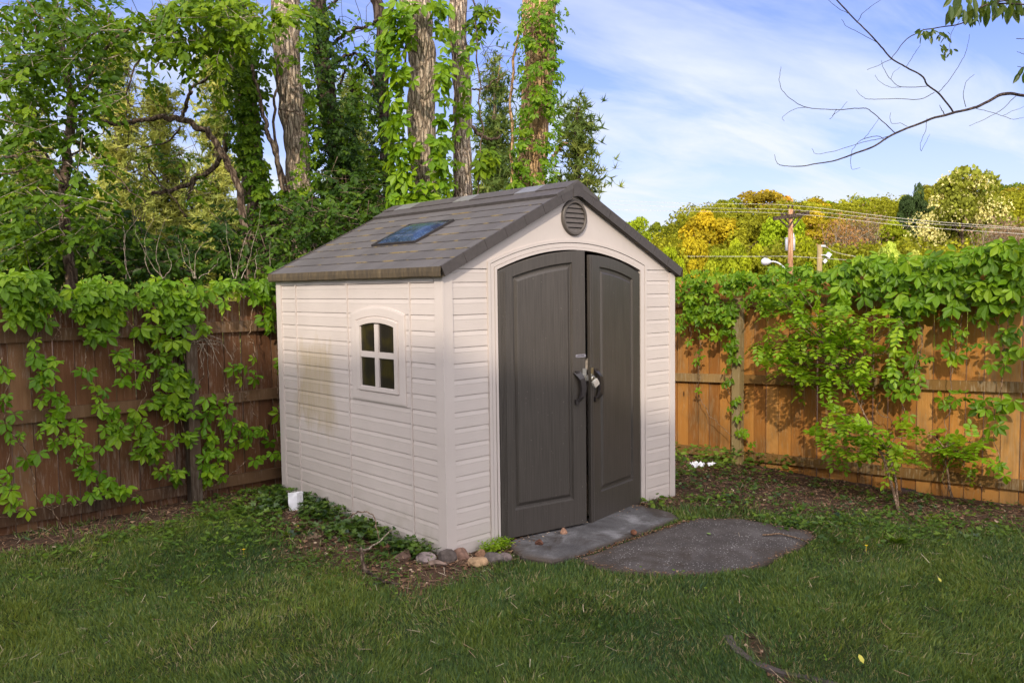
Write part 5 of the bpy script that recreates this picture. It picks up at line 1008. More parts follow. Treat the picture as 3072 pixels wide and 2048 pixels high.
# ------------------------------------------------------------------ HILLSIDE
def crown_mesh(seed, lobes=34, per=330, open_=.0, card=CARD, sz=.030):
    r = np.random.default_rng(seed); m = MB()
    for k in range(lobes):
        th = r.uniform(0, 2*math.pi); z = r.uniform(.15, .90); prof = math.sin(min(1, max(0, (1.06-z)/.62))*math.pi/2)**.8*(.55+.45*min(1, (z-.05)/.35)); rr = .36*prof*math.sqrt(r.uniform(.25, 1))
        c = np.array([math.cos(th)*rr, math.sin(th)*rr, z]); s = r.uniform(.085, .17)*(1-open_*.3); n = per; d = r.normal(0, 1, (n, 3)); d = d/np.linalg.norm(d, axis=1, keepdims=True); d[:, 2] = np.where(d[:, 2] < -.35, -d[:, 2], d[:, 2])
        P = c+d*s*r.uniform(.72, 1.04, (n, 1))*np.array([1, 1, .8]); tn = np.clip(r.uniform(.25, .75)+r.normal(0, .14, n), 0, 1)  # random tone per lobe paints lit and dark clumps into the crown
        old = RNG.bit_generator.state; m.leaves(card, P, r.normal(0, 1, (n, 3))+d*.2, d+r.normal(0, .45, (n, 3)), sz*r.uniform(.6, 1.3, n), tn)
    return m
hillcrowns = []
def proto_tree(i, seed, open_=0., lobes=34, per=330, sz=.030):
    m = crown_mesh(seed, lobes, per, open_, sz=sz); c = m.build('crown', MAT['hill']); COL.objects.unlink(c)
    t = MB(); t.tube(smooth_path([(0, 0, -.15), (.01, 0, .3), (0, .02, .8)], 12, .006), [.022, .014, .004], 6)
    r = np.random.default_rng(seed)
    for k in range(9):
        a = r.uniform(0, 6.28); z = r.uniform(.3, .7); t.tube([(0, 0, z), (math.cos(a)*.14, math.sin(a)*.14, z+.1), (math.cos(a)*.26, math.sin(a)*.26, z+.2)], [.008, .002], 4)
    tt = t.build('trunk', MAT['barkmid']); COL.objects.unlink(tt); return c.data, tt.data
PROT = [proto_tree(i, 100+i) for i in range(4)]+[proto_tree(9, 77, 1., 26, 130, .026)]
BUSHC = None
def hill_tree(u, v, wpx, D, col, label, p=0, name='hillside_tree', vb=None, group='trees on the sunny hillside'):
    top = deep(u, v, D); x, y = top[0], top[1]; g = float(gz(x, y))-.3; h = top[2]-g; w = wpx*mpp(D)/.80
    if vb is not None: pass
    e = empty(name, (x, y, g), RNG.uniform(0, 6.28)); tag(e, label, 'tree', group); sx = w; sz = h/1.02; e.scale = (sx, sx, sz)
    for nm, me, c in (('crown', PROT[p][0], col), ('trunk', PROT[p][1], None)):
        o = bpy.data.objects.new(nm, me); COL.objects.link(o); o.parent = e
        if c: o.color = tuple(float(q*RNG.uniform(.88, 1.12)) for q in c)+(1,)
    return e
LIME = (.33, .41, .014); LIME2 = (.27, .34, .016); GOLD = (.43, .35, .016); OR_ = (.52, .33, .045); GRN = (.20, .25, .018); DK = (.06, .11, .03); OLV = (.30, .28, .018); PALE = (.44, .52, .11)
HT = [
 (1455, 500, 70, 95, LIME2, 'bright green hillside tree nearest the shed roof', 0), (1512, 507, 46, 110, GRN, 'small dull green tree low on the skyline right of the shed', 1), (1556, 497, 46, 110, GRN, 'small darker tree on the skyline left of the golden tree', 2),
 (1628, 478, 110, 88, GOLD, 'big golden green tree left of the utility pole', 1), (1672, 452, 80, 112, GRN, 'green skyline tree just behind the golden tree', 3), (1752, 435, 96, 116, OLV, 'tall olive tree peaking left above the utility pole', 0),
 (1812, 447, 60, 118, OR_, 'orange leaved skyline tree right above the utility pole', 2), (1868, 452, 80, 112, GOLD, 'golden orange skyline tree just right of the pole', 3), (1915, 457, 52, 122, LIME2, 'small green skyline tree between the orange and the airy tree', 1),
 (1962, 441, 70, 108, GRN, 'airy grey green skyline tree right of the orange trees', 4), (2022, 452, 66, 116, LIME2, 'light green skyline tree left of the dark conifer', 0), (2066, 443, 60, 116, GRN, 'dull green skyline tree touching the dark conifer', 2),
 (2140, 420, 70, 120, OLV, 'olive tree behind the left side of the blossoming tree', 3), (2305, 412, 90, 120, GRN, 'green tree behind the right side of the blossoming tree', 1), (2350, 428, 80, 110, OLV, 'olive skyline tree cut by the right picture edge', 0),
 (1890, 478, 90, 96, GOLD, 'golden tree below the orange skyline trees', 2), (1795, 500, 90, 84, LIME, 'lime tree filling the slope behind the utility pole', 0), (1720, 500, 90, 86, LIME2, 'green tree on the slope right of the golden tree', 3),
 (1990, 492, 80, 92, OLV, 'olive tree on the slope behind the bare pink tree', 1), (2050, 500, 80, 86, LIME2, 'light green tree on the slope below the dark conifer', 2)]
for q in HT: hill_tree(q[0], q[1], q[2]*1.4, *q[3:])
HT2 = [(1470, 545, 90, 62, LIME, 'bright lime bush top beside the shed roof corner', 2), (1540, 560, 90, 60, LIME, 'bright lime bush top second from the shed roof', 3), (1600, 545, 90, 66, GOLD, 'yellow green bush top below the big golden tree', 0), (1680, 540, 100, 64, LIME, 'lime bush top left of the utility pole transformer', 1),
       (1750, 552, 80, 66, LIME, 'lime bush top behind the street lamp', 2), (1850, 540, 90, 66, LIME, 'lime bush top just right of the transformer', 0), (1905, 565, 60, 62, LIME2, 'green bush top behind the short lamp pole', 3), (2040, 548, 90, 62, PALE, 'pale green bush top right of the bare pink tree', 1), (2110, 565, 80, 62, PALE, 'pale yellowish bush top below the dark conifer', 2), (1990, 585, 80, 58, LIME2, 'green bush top behind the wires at the short pole', 0), (2250, 590, 120, 56, PALE, 'pale bush top low beneath the blossoming tree', 3), (1640, 590, 100, 54, LIME2, 'green bush top low behind the fence by the street lamp', 2), (1840, 595, 90, 54, LIME, 'lime bush top low beside the pole foot', 1), (1500, 600, 110, 50, LIME2, 'green bush top lowest beside the shed eave', 0), (2160, 600, 110, 54, LIME2, 'green bush top low behind the tall creeper', 3)]
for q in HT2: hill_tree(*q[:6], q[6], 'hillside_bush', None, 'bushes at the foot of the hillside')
# dark conifer, blossoming tree, bare trees
hill_tree(2096, 413, 62, 96, DK, 'dark conifer standing left of the blossoming tree', 2, 'conifer', None, None); hill_tree(2125, 455, 70, 92, DK, 'second dark conifer tucked against the blossoming tree', 3, 'conifer', None, None)
e = hill_tree(2212, 388, 190, 78, (.24, .25, .03), 'large open tree covered in cream blossom on the right of the hillside', 0, 'blossoming_tree', None, None)
m = crown_mesh(5, 46, 130, 0, QUADC, .015); c = m.build('blossom', MAT['hill']); c.color = (.80, .74, .32, 1); c.parent = e; c.scale = (1.04, 1.04, 1.01)
def bare_tree(u, v, wpx, D, label, tipcol, seed):
    top = deep(u, v, D); g = float(gz(top[0], top[1])); e = empty('bare_tree', (top[0], top[1], g)); tag(e, label, 'tree'); r = np.random.default_rng(seed); m = MB(); f = MB(); h = top[2]-g; w = wpx*mpp(D)*.5; b = np.array([top[0], top[1], g])
    for k in range(46):
        a = r.uniform(0, 6.28); rr = w*r.uniform(.2, 1); st = b+[0, 0, h*r.uniform(.05, .4)]; en = b+np.array([math.cos(a)*rr, math.sin(a)*rr, h*r.uniform(.7, 1)]); md = (st+en)/2+[0, 0, -.05*h]; m.tube([st, md, en], [.07, .02], 4, False)
        for q in range(5):
            s_ = md+(en-md)*r.uniform(.2, 1); m.tube([s_, s_+r.normal(0, .35, 3)+[0, 0, .6]], [.025, .01], 3, False)
        n = 26; P = en+r.normal(0, .5, (n, 3)); f.leaves(TRIC, P, r.normal(0, 1, (n, 3)), r.normal(0, 1, (n, 3)), r.uniform(.12, .26, n), r.uniform(.3, .8, n))
    m.tube([b, b+[0, 0, h*.5]], [.16, .06], 6); part(m, 'trunk', MAT['twigpale'], e); o = part(f, 'crown', MAT['hill'], e); o.color = (*tipcol, 1)
bare_tree(1935, 515, 90, 68, 'nearly bare tree with pink orange buds right of the utility pole', (.36, .20, .08), 1)
bare_tree(1985, 500, 70, 74, 'thin leafless brown tree right of the pink budded tree', (.25, .17, .09), 2)
bare_tree(2290, 522, 130, 62, 'leafless pinkish brown brush at the right picture edge', (.30, .20, .13), 3); 
bare_tree(2345, 528, 110, 60, 'leafless brown brush cut by the right picture edge', (.28, .19, .12), 4)
# far-off wood closing the slope, and undergrowth behind the left trees
def wood(name, label, spots, mat, sz, col=None):
    m = MB()
    for (u, v, ru, rv, D, n) in spots:
        for k in range(n):
            c = deep(u+RNG.uniform(-ru, ru), v+RNG.uniform(-rv, rv), D*RNG.uniform(.93, 1.07)); s = RNG.uniform(.5, 1.1)*sz*7; q = 150; d = nrm(RNG.normal(0, 1, (q, 3))); d[:, 2] = np.abs(d[:, 2])*np.where(RNG.random(q) < .75, 1, -.5)
            P = c+d*s*RNG.uniform(.7, 1.05, (q, 1)); m.leaves(CARD, P, RNG.normal(0, 1, (q, 3)), d+RNG.normal(0, .4, (q, 3)), sz*RNG.uniform(.6, 1.3, q), np.clip(RNG.uniform(.12, .88)+RNG.normal(0, .12, q), 0, 1))  # each clump takes its own tone as painted shading
    o = m.build(name, mat, origin=tuple(to_ground(deep(spots[0][0], spots[0][1], spots[0][4])))); tag(o, label, 'woodland', kind='stuff')
    if col: o.color = (*col, 1)
wood('woodland', 'far off wood closing the hillside between the nearer trees', [(1500, 592, 80, 30, 100, 60), (1700, 540, 150, 45, 105, 150), (1950, 530, 150, 48, 105, 160), (2250, 515, 130, 60, 100, 130), (1600, 615, 200, 20, 70, 60), (2000, 615, 250, 20, 68, 70)], MAT['hill'], .27, (.27, .28, .016))
wood('undergrowth', 'mass of undergrowth and far shrubs behind the left trees', [(150, 590, 200, 40, 22, 40), (450, 590, 200, 40, 23, 40), (750, 560, 160, 40, 22, 34), (80, 500, 100, 60, 26, 16), (1050, 500, 200, 30, 24, 22)], MAT['darkleaf'], .16)

# ------------------------------------------------------------------ POLES AND WIRES
def cU(x, y): return ((2250+x/6.271)*.765625, (580+y/6.271)*.765625)
def cT(x, y): return (1378+x*.4151, y*.4151)
DP = 50.0
base = deep(*cU(765, 1390), DP); e = empty('utility_pole', (base[0], base[1], float(gz(base[0], base[1])))); tag(e, 'tall orange brown timber utility pole with crossarm and transformer', 'utility pole')
m = MB(); m.tube([np.array([base[0], base[1], float(gz(base[0], base[1]))]), deep(*cU(765, 700), DP), deep(*cU(768, 300), DP)], [.17, .15, .13], 12); part(m, 'shaft', MAT['pole'], e, True)
def beam(a, b, w, h, mat, name, par):
    a = np.array(a); b = np.array(b); t = nrm(b-a); s = nrm(np.cross(t, UPV)); u = np.cross(s, t); V = [p+s*i*w/2+u*j*h/2 for p in (a, b) for i, j in ((-1, -1), (1, -1), (1, 1), (-1, 1))]
    m = MB(); m.add(V, [(0, 3, 2, 1), (4, 5, 6, 7), (0, 1, 5, 4), (1, 2, 6, 5), (2, 3, 7, 6), (3, 0, 4, 7)]); return part(m, name, mat, par)
A0, A1 = deep(*cU(440, 478), DP-.25), deep(*cU(1112, 372), DP-.15)
beam(A0, A1, .16, .22, MAT['barkdark'], 'crossarm', e)
for p, q in (((550, 488), (716, 640)), ((655, 478), (735, 565)), ((872, 425), (722, 640)), ((988, 412), (812, 638))): beam(deep(*cU(*p), DP-.2), deep(*cU(*q), DP-.15), .06, .08, MAT['barkdark'], 'brace', e)
MAT['white'] = plain('white_painted_metal', (.55, .56, .60), .4, .4, 0, 10, .06); MAT['insul'] = plain('brown_insulator', (.06, .03, .03), .3, .5, 0, 10, .1); MAT['wire'] = plain('weathered_wire', (.62, .57, .48), .6, .3, .0, 10, .05)
c = deep(*cU(755, 955), DP+.42); m = MB(); hh = .40; m.tube([c-UPV*hh, c-UPV*hh*.98, c+UPV*hh*.95, c+UPV*hh], [.27, .29, .29, .25], 20); m.tube([c+UPV*hh*.86, c+UPV*hh*.96], [.315, .315], 20); tr_ = part(m, 'transformer', MAT['white'], e, True)
m = MB(); q = deep(*cU(815, 800), DP+.42); m.tube([q-UPV*.12, q, q+UPV*.16], [.05, .07, .03], 8); part(m, 'bushing', MAT['white'], tr_)
for x, y in ((718, 245), (793, 243), (595, 390), (690, 385), (830, 345), (930, 330)):
    m = MB(); q = deep(*cU(x, y), DP-.2); m.tube([q-UPV*.12, q-UPV*.03, q, q+UPV*.06], [.025, .05, .075, .03], 8); part(m, 'insulator', MAT['insul'], e)
def wire(label, pts, r=.010, name='overhead_wire', g=None):
    m = MB(); m.tube(smooth_path([np.array(p) for p in pts], 30), r, 5, False); o = m.build(name, MAT['wire'], origin=tuple(pts[0])); tag(o, label, 'wire', g)
D0 = 70.0; D2 = 38.0
def W3(y0, xm, ym, y2, lab): wire(lab, [deep(*cT(60, y0-2), D0), deep(*cT(560, (y0+ym)/2+(-3)), 60), deep(*cU(xm, ym_px(ym)), DP), deep(*cT(1700, (ym+y2)/2+8), 44), deep(*cT(2420, y2), D2)])
ym_px = lambda q: q
def cT_y(yc3): return yc3
wire('highest overhead wire crossing the hillside', [deep(*cT(60, 1111), D0), deep(*cT(560, 1127), 60), deep(*cU(755, 225), DP), deep(*cT(1700, 1212), 44), deep(*cT(2420, 1268), D2)])
wire('middle overhead wire passing just above the crossarm', [deep(*cT(60, 1131), D0), deep(*cT(560, 1150), 60), deep(*cU(880, 318), DP), deep(*cT(1700, 1228), 44), deep(*cT(2420, 1275), D2)])
wire('lowest of the three wires on the crossarm', [deep(*cT(60, 1160), D0), deep(*cT(560, 1170), 60), deep(*cU(800, 385), DP), deep(*cT(1700, 1250), 44), deep(*cT(2420, 1300), D2)])
wire('twisted communication cable low across the utility pole', [deep(*cT(340, 1418), D0), deep(*cU(0, 1188), 56), deep(*cU(760, 1185), DP), deep(*cU(1300, 1220), 54), deep(*cU(1950, 1258), 58)], .015)
wire('drop wire running down from the short lamp pole', [deep(*cU(1410, 985), 56), deep(*cU(1620, 1110), 54), deep(*cU(2195, 1228), 52)], .012)
for k, (a, b_, lab) in enumerate([((150, 343), (620, 402), 'upper pale wire seen through the arch of the left trees'), ((150, 349), (620, 408), 'pale wire close under the topmost one behind the left trees'), ((150, 360), (620, 420), 'lower pale wire seen through the arch of the left trees'), ((980, 468), (1180, 474), 'pale wire seen low between the trunks above the shed roof')]):
    wire(lab, [deep(*a, 30), deep((a[0]+b_[0])/2, (a[1]+b_[1])/2+4, 29), deep(*b_, 28)], .009)
# short pole with lamp
base = deep(*cU(1300, 1330), 58); g_ = float(gz(base[0], base[1])); e = empty('lamp_pole', (base[0], base[1], g_)); tag(e, 'short grey pole with a small white lamp arm right of the tall utility pole', 'lamp pole')
m = MB(); m.tube([np.array([base[0], base[1], g_]), deep(*cU(1315, 965), 58)], [.2, .17], 10); part(m, 'shaft', MAT['postR'], e, True)
beam(deep(*cU(1335, 988), 57.9), deep(*cU(1415, 990), 57.9), .14, .12, MAT['white'], 'lamp_head', e); beam(deep(*cU(1330, 1160), 57.9), deep(*cU(1450, 1160), 57.9), .05, .05, MAT['white'], 'arm', e); beam(deep(*cU(1450, 1200), 57.9), deep(*cU(1500, 1125), 57.9), .2, .28, MAT['white'], 'signal_box', e); beam(deep(*cU(1385, 1300), 57.9), deep(*cU(1435, 1250), 57.9), .14, .2, MAT['white'], 'junction_box', e)
# street lamp
base = deep(*cU(700, 1500), 47); g_ = float(gz(base[0], base[1])); e = empty('street_lamp', (base[0], base[1], g_)); tag(e, 'white cobra head street lamp reaching left from behind the creeper', 'street lamp')
m = MB(); P = smooth_path(dpath([cU(*q) for q in ((380, 1283), (450, 1285), (540, 1315), (640, 1400), (690, 1480), (700, 1560))], 47), 30); m.tube(P, [.035, .06], 8); part(m, 'arm', MAT['white'], e, True)
m = MB(); m.tube([P[-1], np.array([P[-1][0], P[-1][1], g_])], [.07, .1], 8); part(m, 'post', MAT['white'], e, True)
m = MB(); H = [deep(*cU(*q), 47) for q in ((212, 1288), (225, 1286), (270, 1285), (330, 1287), (380, 1288), (400, 1288))]; m.tube(H, [.03, .14, .22, .19, .11, .04], 12); part(m, 'lamp_head', MAT['white'], e, True)

# ------------------------------------------------------------------ TREE AT THE RIGHT WITH THE HANGING BRANCH
tb = on_z(2850, 1500, -.02); tb = deep(2820, 900, 4.9); tb = np.array([tb[0], tb[1], float(gz(tb[0], tb[1]))-.05])
e = empty('overhanging_tree', tuple(tb)); tag(e, 'tree outside the right edge whose bare branch and drooping leaves cross the sky', 'tree'); DB = 4.6
fork = deep(2620, 330, 4.8)
m = MB(); m.tube(smooth_path([tb, tb*[1, 1, 0]+[0, 0, 1.6], fork+[.25, -.1, -.3], fork+[.1, 0, 1.6]], 30, .01), [.13, .10, .09, .05], 12, True, .1)
part(m, 'trunk', MAT['barkmid'], e, True)
BR = [([(2640, 560), (2480, 540), (2346, 527), (2240, 520), (2150, 560), (2070, 597), (1950, 628), (1830, 660), (1640, 737), (1510, 810), (1400, 855), (1290, 890), (1170, 912), (1060, 920), (990, 908), (965, 855)], 22, 2.0), ([(1955, 622), (1880, 520), (1810, 470), (1780, 420), (1700, 375), (1615, 325), (1540, 240), (1420, 120), (1300, -10)], 10, 7),
 ([(1635, 737), (1560, 670), (1490, 610), (1430, 600), (1300, 607), (1150, 595), (1050, 545), (1000, 480), (992, 430), (1002, 370)], 5.5, 2), ([(1150, 597), (1080, 602), (1020, 640), (1007, 655), (1020, 672)], 2.6, 1.6), ([(1580, 775), (1540, 755), (1460, 768), (1410, 810), (1390, 860), (1395, 935), (1440, 928)], 4, 1.8), ([(1630, 742), (1560, 765), (1450, 790), (1300, 835), (1200, 852), (1172, 822)], 3.5, 1.8), ([(1460, 768), (1500, 720), (1545, 655)], 2.6, 1.6), ([(1310, 605), (1290, 640), (1273, 660)], 3, 2), ([(1285, 642), (1335, 600), (1368, 562)], 2.4, 1.6),
 ([(1700, 700), (1660, 680), (1615, 683), (1603, 650), (1610, 622)], 2.8, 1.6), ([(1810, 655), (1800, 730), (1775, 790), (1778, 835), (1800, 790), (1827, 742)], 3, 1.5), ([(1910, 640), (1895, 612), (1880, 582)], 6, 2.5), ([(1850, 512), (1770, 550), (1640, 545), (1500, 550), (1450, 535), (1417, 497)], 4, 1.8), ([(1810, 478), (1670, 482), (1600, 430), (1570, 380), (1558, 335)], 4, 1.7), ([(1665, 484), (1600, 480), (1545, 450), (1522, 415)], 2.6, 1.6), ([(1610, 440), (1620, 405), (1662, 370)], 2.2, 1.5),
 ([(1875, 510), (1930, 450), (2000, 340), (2030, 270), (2045, 190)], 3.6, 1.8), ([(2025, 592), (2010, 530), (2030, 450), (2072, 413)], 3.6, 1.8), ([(1615, 325), (1560, 355), (1478, 388)], 3.2, 2), ([(1615, 322), (1670, 250), (1740, 190), (1850, 155), (2000, 130), (2080, 60), (2200, 20), (2500, 40)], 3.5, 9), ([(1695, 370), (1740, 300), (1775, 250)], 2.6, 1.8), ([(1540, 240), (1440, 185), (1370, 150), (1337, 108)], 3.5, 2), ([(1420, 125), (1470, 60), (1555, 0)], 3.4, 2.2), ([(1370, 75), (1310, 40), (1262, 0)], 3, 2),
 ([(2305, 530), (2230, 600), (2150, 650), (2042, 697)], 4, 1.8), ([(2070, 597), (2180, 625), (2280, 660), (2346, 650)], 3, 2), ([(2230, 640), (2346, 590)], 2.2, 1.8), ([(1990, 120), (1945, 180), (1935, 290)], 2.6, 1.6), ([(2600, 60), (2400, -10), (2200, 10)], 16, 8), ([(2346, 215), (2305, 215)], 4, 4), ([(2346, 303), (2308, 285)], 3, 2), ([(2420, 330), (2346, 370), (2310, 368)], 4, 3)]
m = MB()
for px, w0, w1 in BR:
    D_ = DB+np.linspace(.25, -.25, len(px))*(.6 if len(px) > 8 else .3); P = [deep(*cT(*q), d) for q, d in zip(px, D_)]; 
    if px[0][0] >= 2600: P = [fork+np.array([0, 0, -.25 if px[0][1] > 300 else .3])]+P
    m.tube(smooth_path(P, 6*len(P), .0015), [w0*.4151*.5*mpp(DB), w1*.4151*.5*mpp(DB)], 6, True, .1)
part(m, 'branch', MAT['twig'], e, True)
m = MB()
def dleaves(pts, L_, tilt=.45):
    for x, y, s in pts:
        p = deep(*cT(x, y), DB+RNG.uniform(-.12, .12)); d = -UPV+RT*RNG.normal(0, tilt)+FW*RNG.normal(0, .3); m.leaves(SLIMW, [p], [d], [-FW+RNG.normal(0, .55, 3)], L_*s*.4151*mpp(DB), RNG.uniform(.2, .9))
SLIMW = (np.array([(0,0,0),(-.14,.2,.02),(-.20,.5,.0),(-.12,.8,-.04),(0,1,-.12),(.12,.8,-.04),(.20,.5,.0),(.14,.2,.02),(0,.3,-.05),(0,.62,-.08)]), LEAFLET[1])
for k in range(62): dleaves([(RNG.uniform(1930, 2360), RNG.uniform(-40, 70), RNG.uniform(.7, 1.1))], 95, .35)
for k in range(22): dleaves([(RNG.uniform(2010, 2100), RNG.uniform(80, 115), RNG.uniform(.6, 1))], 45, .9)
for k in range(26): dleaves([(RNG.uniform(1770, 1850), RNG.uniform(150, 205), RNG.uniform(.6, 1.1))], 46, .9)
for k in range(14): dleaves([(RNG.uniform(1870, 1930), RNG.uniform(170, 210), RNG.uniform(.6, 1.1))], 42, .9)
for k in range(13): dleaves([(RNG.uniform(1870, 1960), RNG.uniform(240, 305), RNG.uniform(.6, 1.1))], 42, 1.0)
for k in range(7): dleaves([(RNG.uniform(2320, 2380), RNG.uniform(345, 400), 1)], 75, .6)
part(m, 'leaves', MAT['branchleaf'], e)

# ------------------------------------------------------------------ GROUND COVER
def inview(x, y, z=0., pad=60):
    d = np.stack([x-CAM[0], y-CAM[1], np.zeros_like(x)+z-CAM[2]], -1); w = d@FW; u = (1536+FPX*(d@RT)/w)*.765625; v = (1024-FPX*(d@UP)/w)*.765625
    return (w > .3) & (u > -pad) & (u < 2352+pad) & (v < 1568+pad*2.5)
def inshed(x, y): return (x > -.02) & (x < W+.02) & (y > -.02) & (y < D+.02)
BLADE = (np.array([(-.5, 0, 0), (.5, 0, 0), (.34, .5, .08), (-.34, .5, .08), (0, 1, .28)]), [(0, 1, 2, 3), (3, 2, 4)])
def onslab(x, y):
    j = RNG.random(len(x))*.045; m2 = inpoly(SL2, x, y, .0); fr = (y < -1.0) | (x < .8); c = SL2.mean(0); k = 1/(1-j); m3 = inpoly(SL2, c[0]+(x-c[0])*k, c[1]+(y-c[1])*k, 0); return inpoly(SL1, x, y, 0) | (m2 & ~fr) | (m3 & fr)
def grass():
    n = 1750000; x = RNG.uniform(-4.6, 4.6, n); y = RNG.uniform(-4.3, 2.6, n); d = np.hypot(x-CAM[0], y-CAM[1])
    keep = RNG.random(n) < np.clip(3.2/np.maximum(d, 1), .42, 1)**1.1
    pat = fbm(x*1.1+4, y*1.1+9); fine = fbm(x*6, y*6, 2); so_ = soil(x, y)
    dens = (1-so_)*.97+.0; d2 = (x-1.95)*.70+(y+.75)*.55; dens = np.maximum(dens, np.where((x > 1.6) & (so_ > .3), .17*sstep(1.0, .1, d2)*(fine > .5), 0)); dens = np.maximum(dens, np.where((x < .2) & (so_ > .3), .10*(fine > .5), 0))
    thin = sstep(.60, .72, fbm(x*1.7+11, y*1.7+2)); dens = dens*(1-.45*thin)
    k = keep & (RNG.random(n) < dens) & ~inshed(x, y) & ~onslab(x, y) & inview(x, y) & (y < 2.52) & (x < 4.6)
    x, y, pat, fine, so_, thin, d = (q[k] for q in (x, y, pat, fine, so_, thin, d)); n = len(x); z = gzn(x, y)-.004
    lg = (RNG.random(n) < .05); h = (.016+.022*fine+.012*RNG.random(n))*np.where(lg, 1.5, 1)*np.where(so_ > .3, 1.15, 1)
    wl = sstep(.08, .0, np.abs(soil(x, y)-.3)); 
    ang = RNG.uniform(0, 2*math.pi, n); lean = RNG.normal(0, .42, (n, 2))+(np.stack([vnoise(x*3, y*3+7), vnoise(x*3+40, y*3)], 1)-.5)*1.2
    T = np.stack([lean[:, 0], lean[:, 1], np.ones(n)], 1); N = np.stack([np.cos(ang), np.sin(ang), np.zeros(n)], 1); P = np.stack([x, y, z], 1)
    wd = np.interp(d, [2, 6], [.085, .16])*RNG.uniform(.7, 1.4, n)
    TV = BLADE[0]; T = nrm(T); N = nrm(N-T*(N*T).sum(1, keepdims=True)); B = np.cross(T, N)
    V = P[:, None]+h[:, None, None]*(TV[None, :, 0:1]*wd[:, None, None]*B[:, None]+TV[None, :, 1:2]*T[:, None]+TV[None, :, 2:3]*N[:, None])
    dry = (RNG.random(n) < (.03+.12*thin)); tone = np.clip((.20+.50*(pat-.40))+RNG.normal(0, .13, n)+.16*fine, 0, .8); tone = np.where(dry, RNG.uniform(.88, 1, n), tone)
    lf = np.concatenate([np.array(f) for f in BLADE[1]]); m = MB(); m.addraw(V.reshape(-1, 3), (np.arange(n)[:, None]*5+lf[None]).ravel(), np.tile([4, 3], n), np.repeat(tone, 5))
    mat = leaf_mat('lawn_blades', [(0, (.036, .088, .040)), (.35, (.100, .160, .034)), (.8, (.25, .285, .048)), (.87, (.26, .23, .09)), (1, (.38, .32, .19))], .3, .5, .3)
    tag(m.build('lawn_grass', mat), 'short shaded green lawn grass', 'grass', kind='stuff'); print('grass', n)
grass()
def scatter(n, x0, x1, y0, y1, f):
    x = RNG.uniform(x0, x1, n); y = RNG.uniform(y0, y1, n); k = (RNG.random(n) < f(x, y)) & ~inshed(x, y) & inview(x, y) & (y < 2.53) & (x < 4.62); return x[k], y[k]
def litter():
    m = MB(); sl = lambda x, y: soil(x, y)*(1-slabmask(x, y))
    x, y = scatter(26000, -3, 4.6, -3.4, 2.55, lambda x, y: sl(x, y)*.9); n = len(x); P = np.stack([x, y, gzn(x, y)+RNG.uniform(.001, .014, n)], 1)
    m.leaves(TRIC, P, RNG.normal(0, 1, (n, 3))*[1, 1, .15], UPV+RNG.normal(0, .35, (n, 3)), RNG.uniform(.012, .036, n), np.clip(RNG.normal(.4, .22, n), 0, 1))
    x, y = scatter(30000, -3, 4.6, -3.4, 2.55, lambda x, y: sl(x, y)*np.where(x < 1, .95, .35)); n = len(x); P = np.stack([x, y, gzn(x, y)+RNG.uniform(.002, .016, n)], 1)
    NEED = (np.array([(-.018, 0, 0), (.018, 0, 0), (.012, 1, .04), (-.012, 1, .04)]), [(0, 1, 2, 3)])
    m.leaves(NEED, P, RNG.normal(0, 1, (n, 3))*[1, 1, .12], UPV+RNG.normal(0, .2, (n, 3)), RNG.uniform(.04, .10, n), np.clip(RNG.normal(.62, .18, n), 0, 1))
    x, y = scatter(1500, -3, 3.4, -3.8, 2.3, lambda x, y: 1-soil(x, y)-slabmask(x, y)*.6); n = len(x); P = np.stack([x, y, gzn(x, y)+RNG.uniform(.015, .04, n)], 1)
    m.leaves(NEED, P, RNG.normal(0, 1, (n, 3))*[1, 1, .2], UPV+RNG.normal(0, .2, (n, 3)), RNG.uniform(.03, .08, n), RNG.uniform(.6, 1, n))
    tag(m.build('leaf_litter', MAT['litter']), 'brown needles, dry leaves and chips covering the bare soil', 'leaf litter', kind='stuff')
litter()
# gravel bits along slab joint
m = MB()
def pebble(mb, p, r, tone, flat=.6):
    V = []; nlat, nl = 5, 7; s = RNG.uniform(.75, 1.25, 3)*np.array([1, 1, flat]); rz = RNG.uniform(0, 6.28); c, sn = math.cos(rz), math.sin(rz)
    V.append((0, 0, 1)); 
    for i in range(1, nlat):
        for j in range(nl):
            t = math.pi*i/nlat; a = 2*math.pi*j/nl; q = 1+RNG.normal(0, .10); V.append((math.sin(t)*math.cos(a)*q, math.sin(t)*math.sin(a)*q, math.cos(t)*q))
    V.append((0, 0, -1)); V = np.array(V)*r*s; V = np.stack([V[:, 0]*c-V[:, 1]*sn, V[:, 0]*sn+V[:, 1]*c, V[:, 2]], 1)+p
    F = [(0, 1+j, 1+(j+1) % nl) for j in range(nl)]; 
    for i in range(nlat-2): F += [(1+i*nl+j, 1+(i+1)*nl+j, 1+(i+1)*nl+(j+1) % nl, 1+i*nl+(j+1) % nl) for j in range(nl)]
    L = len(V)-1; b0 = 1+(nlat-2)*nl; F += [(L, b0+(j+1) % nl, b0+j) for j in range(nl)]; mb.add(V, F, tone)
for k in range(230):
    t = RNG.random(); c = np.array([.6+1.2*t, -.565+RNG.normal(0, .012)]); pebble(m, np.array([c[0], c[1], .016+RNG.uniform(-.004, .008)]), RNG.uniform(.002, .007), RNG.uniform(0, .75))
for k in range(170): pebble(m, np.array([RNG.uniform(.3, 1.95), -.03-.12*RNG.random()**2*1, .028]), RNG.uniform(.003, .009), RNG.random())
for k in range(140): x = RNG.uniform(-.6, .5); y = RNG.uniform(-.35, .1) if x > 0 else RNG.uniform(-.3, 1.6); pebble(m, np.array([x, y, float(gzn(x, y))+.004]), RNG.uniform(.005, .014), RNG.random())
rim = SL2+(SL2.mean(0)-SL2)*.03
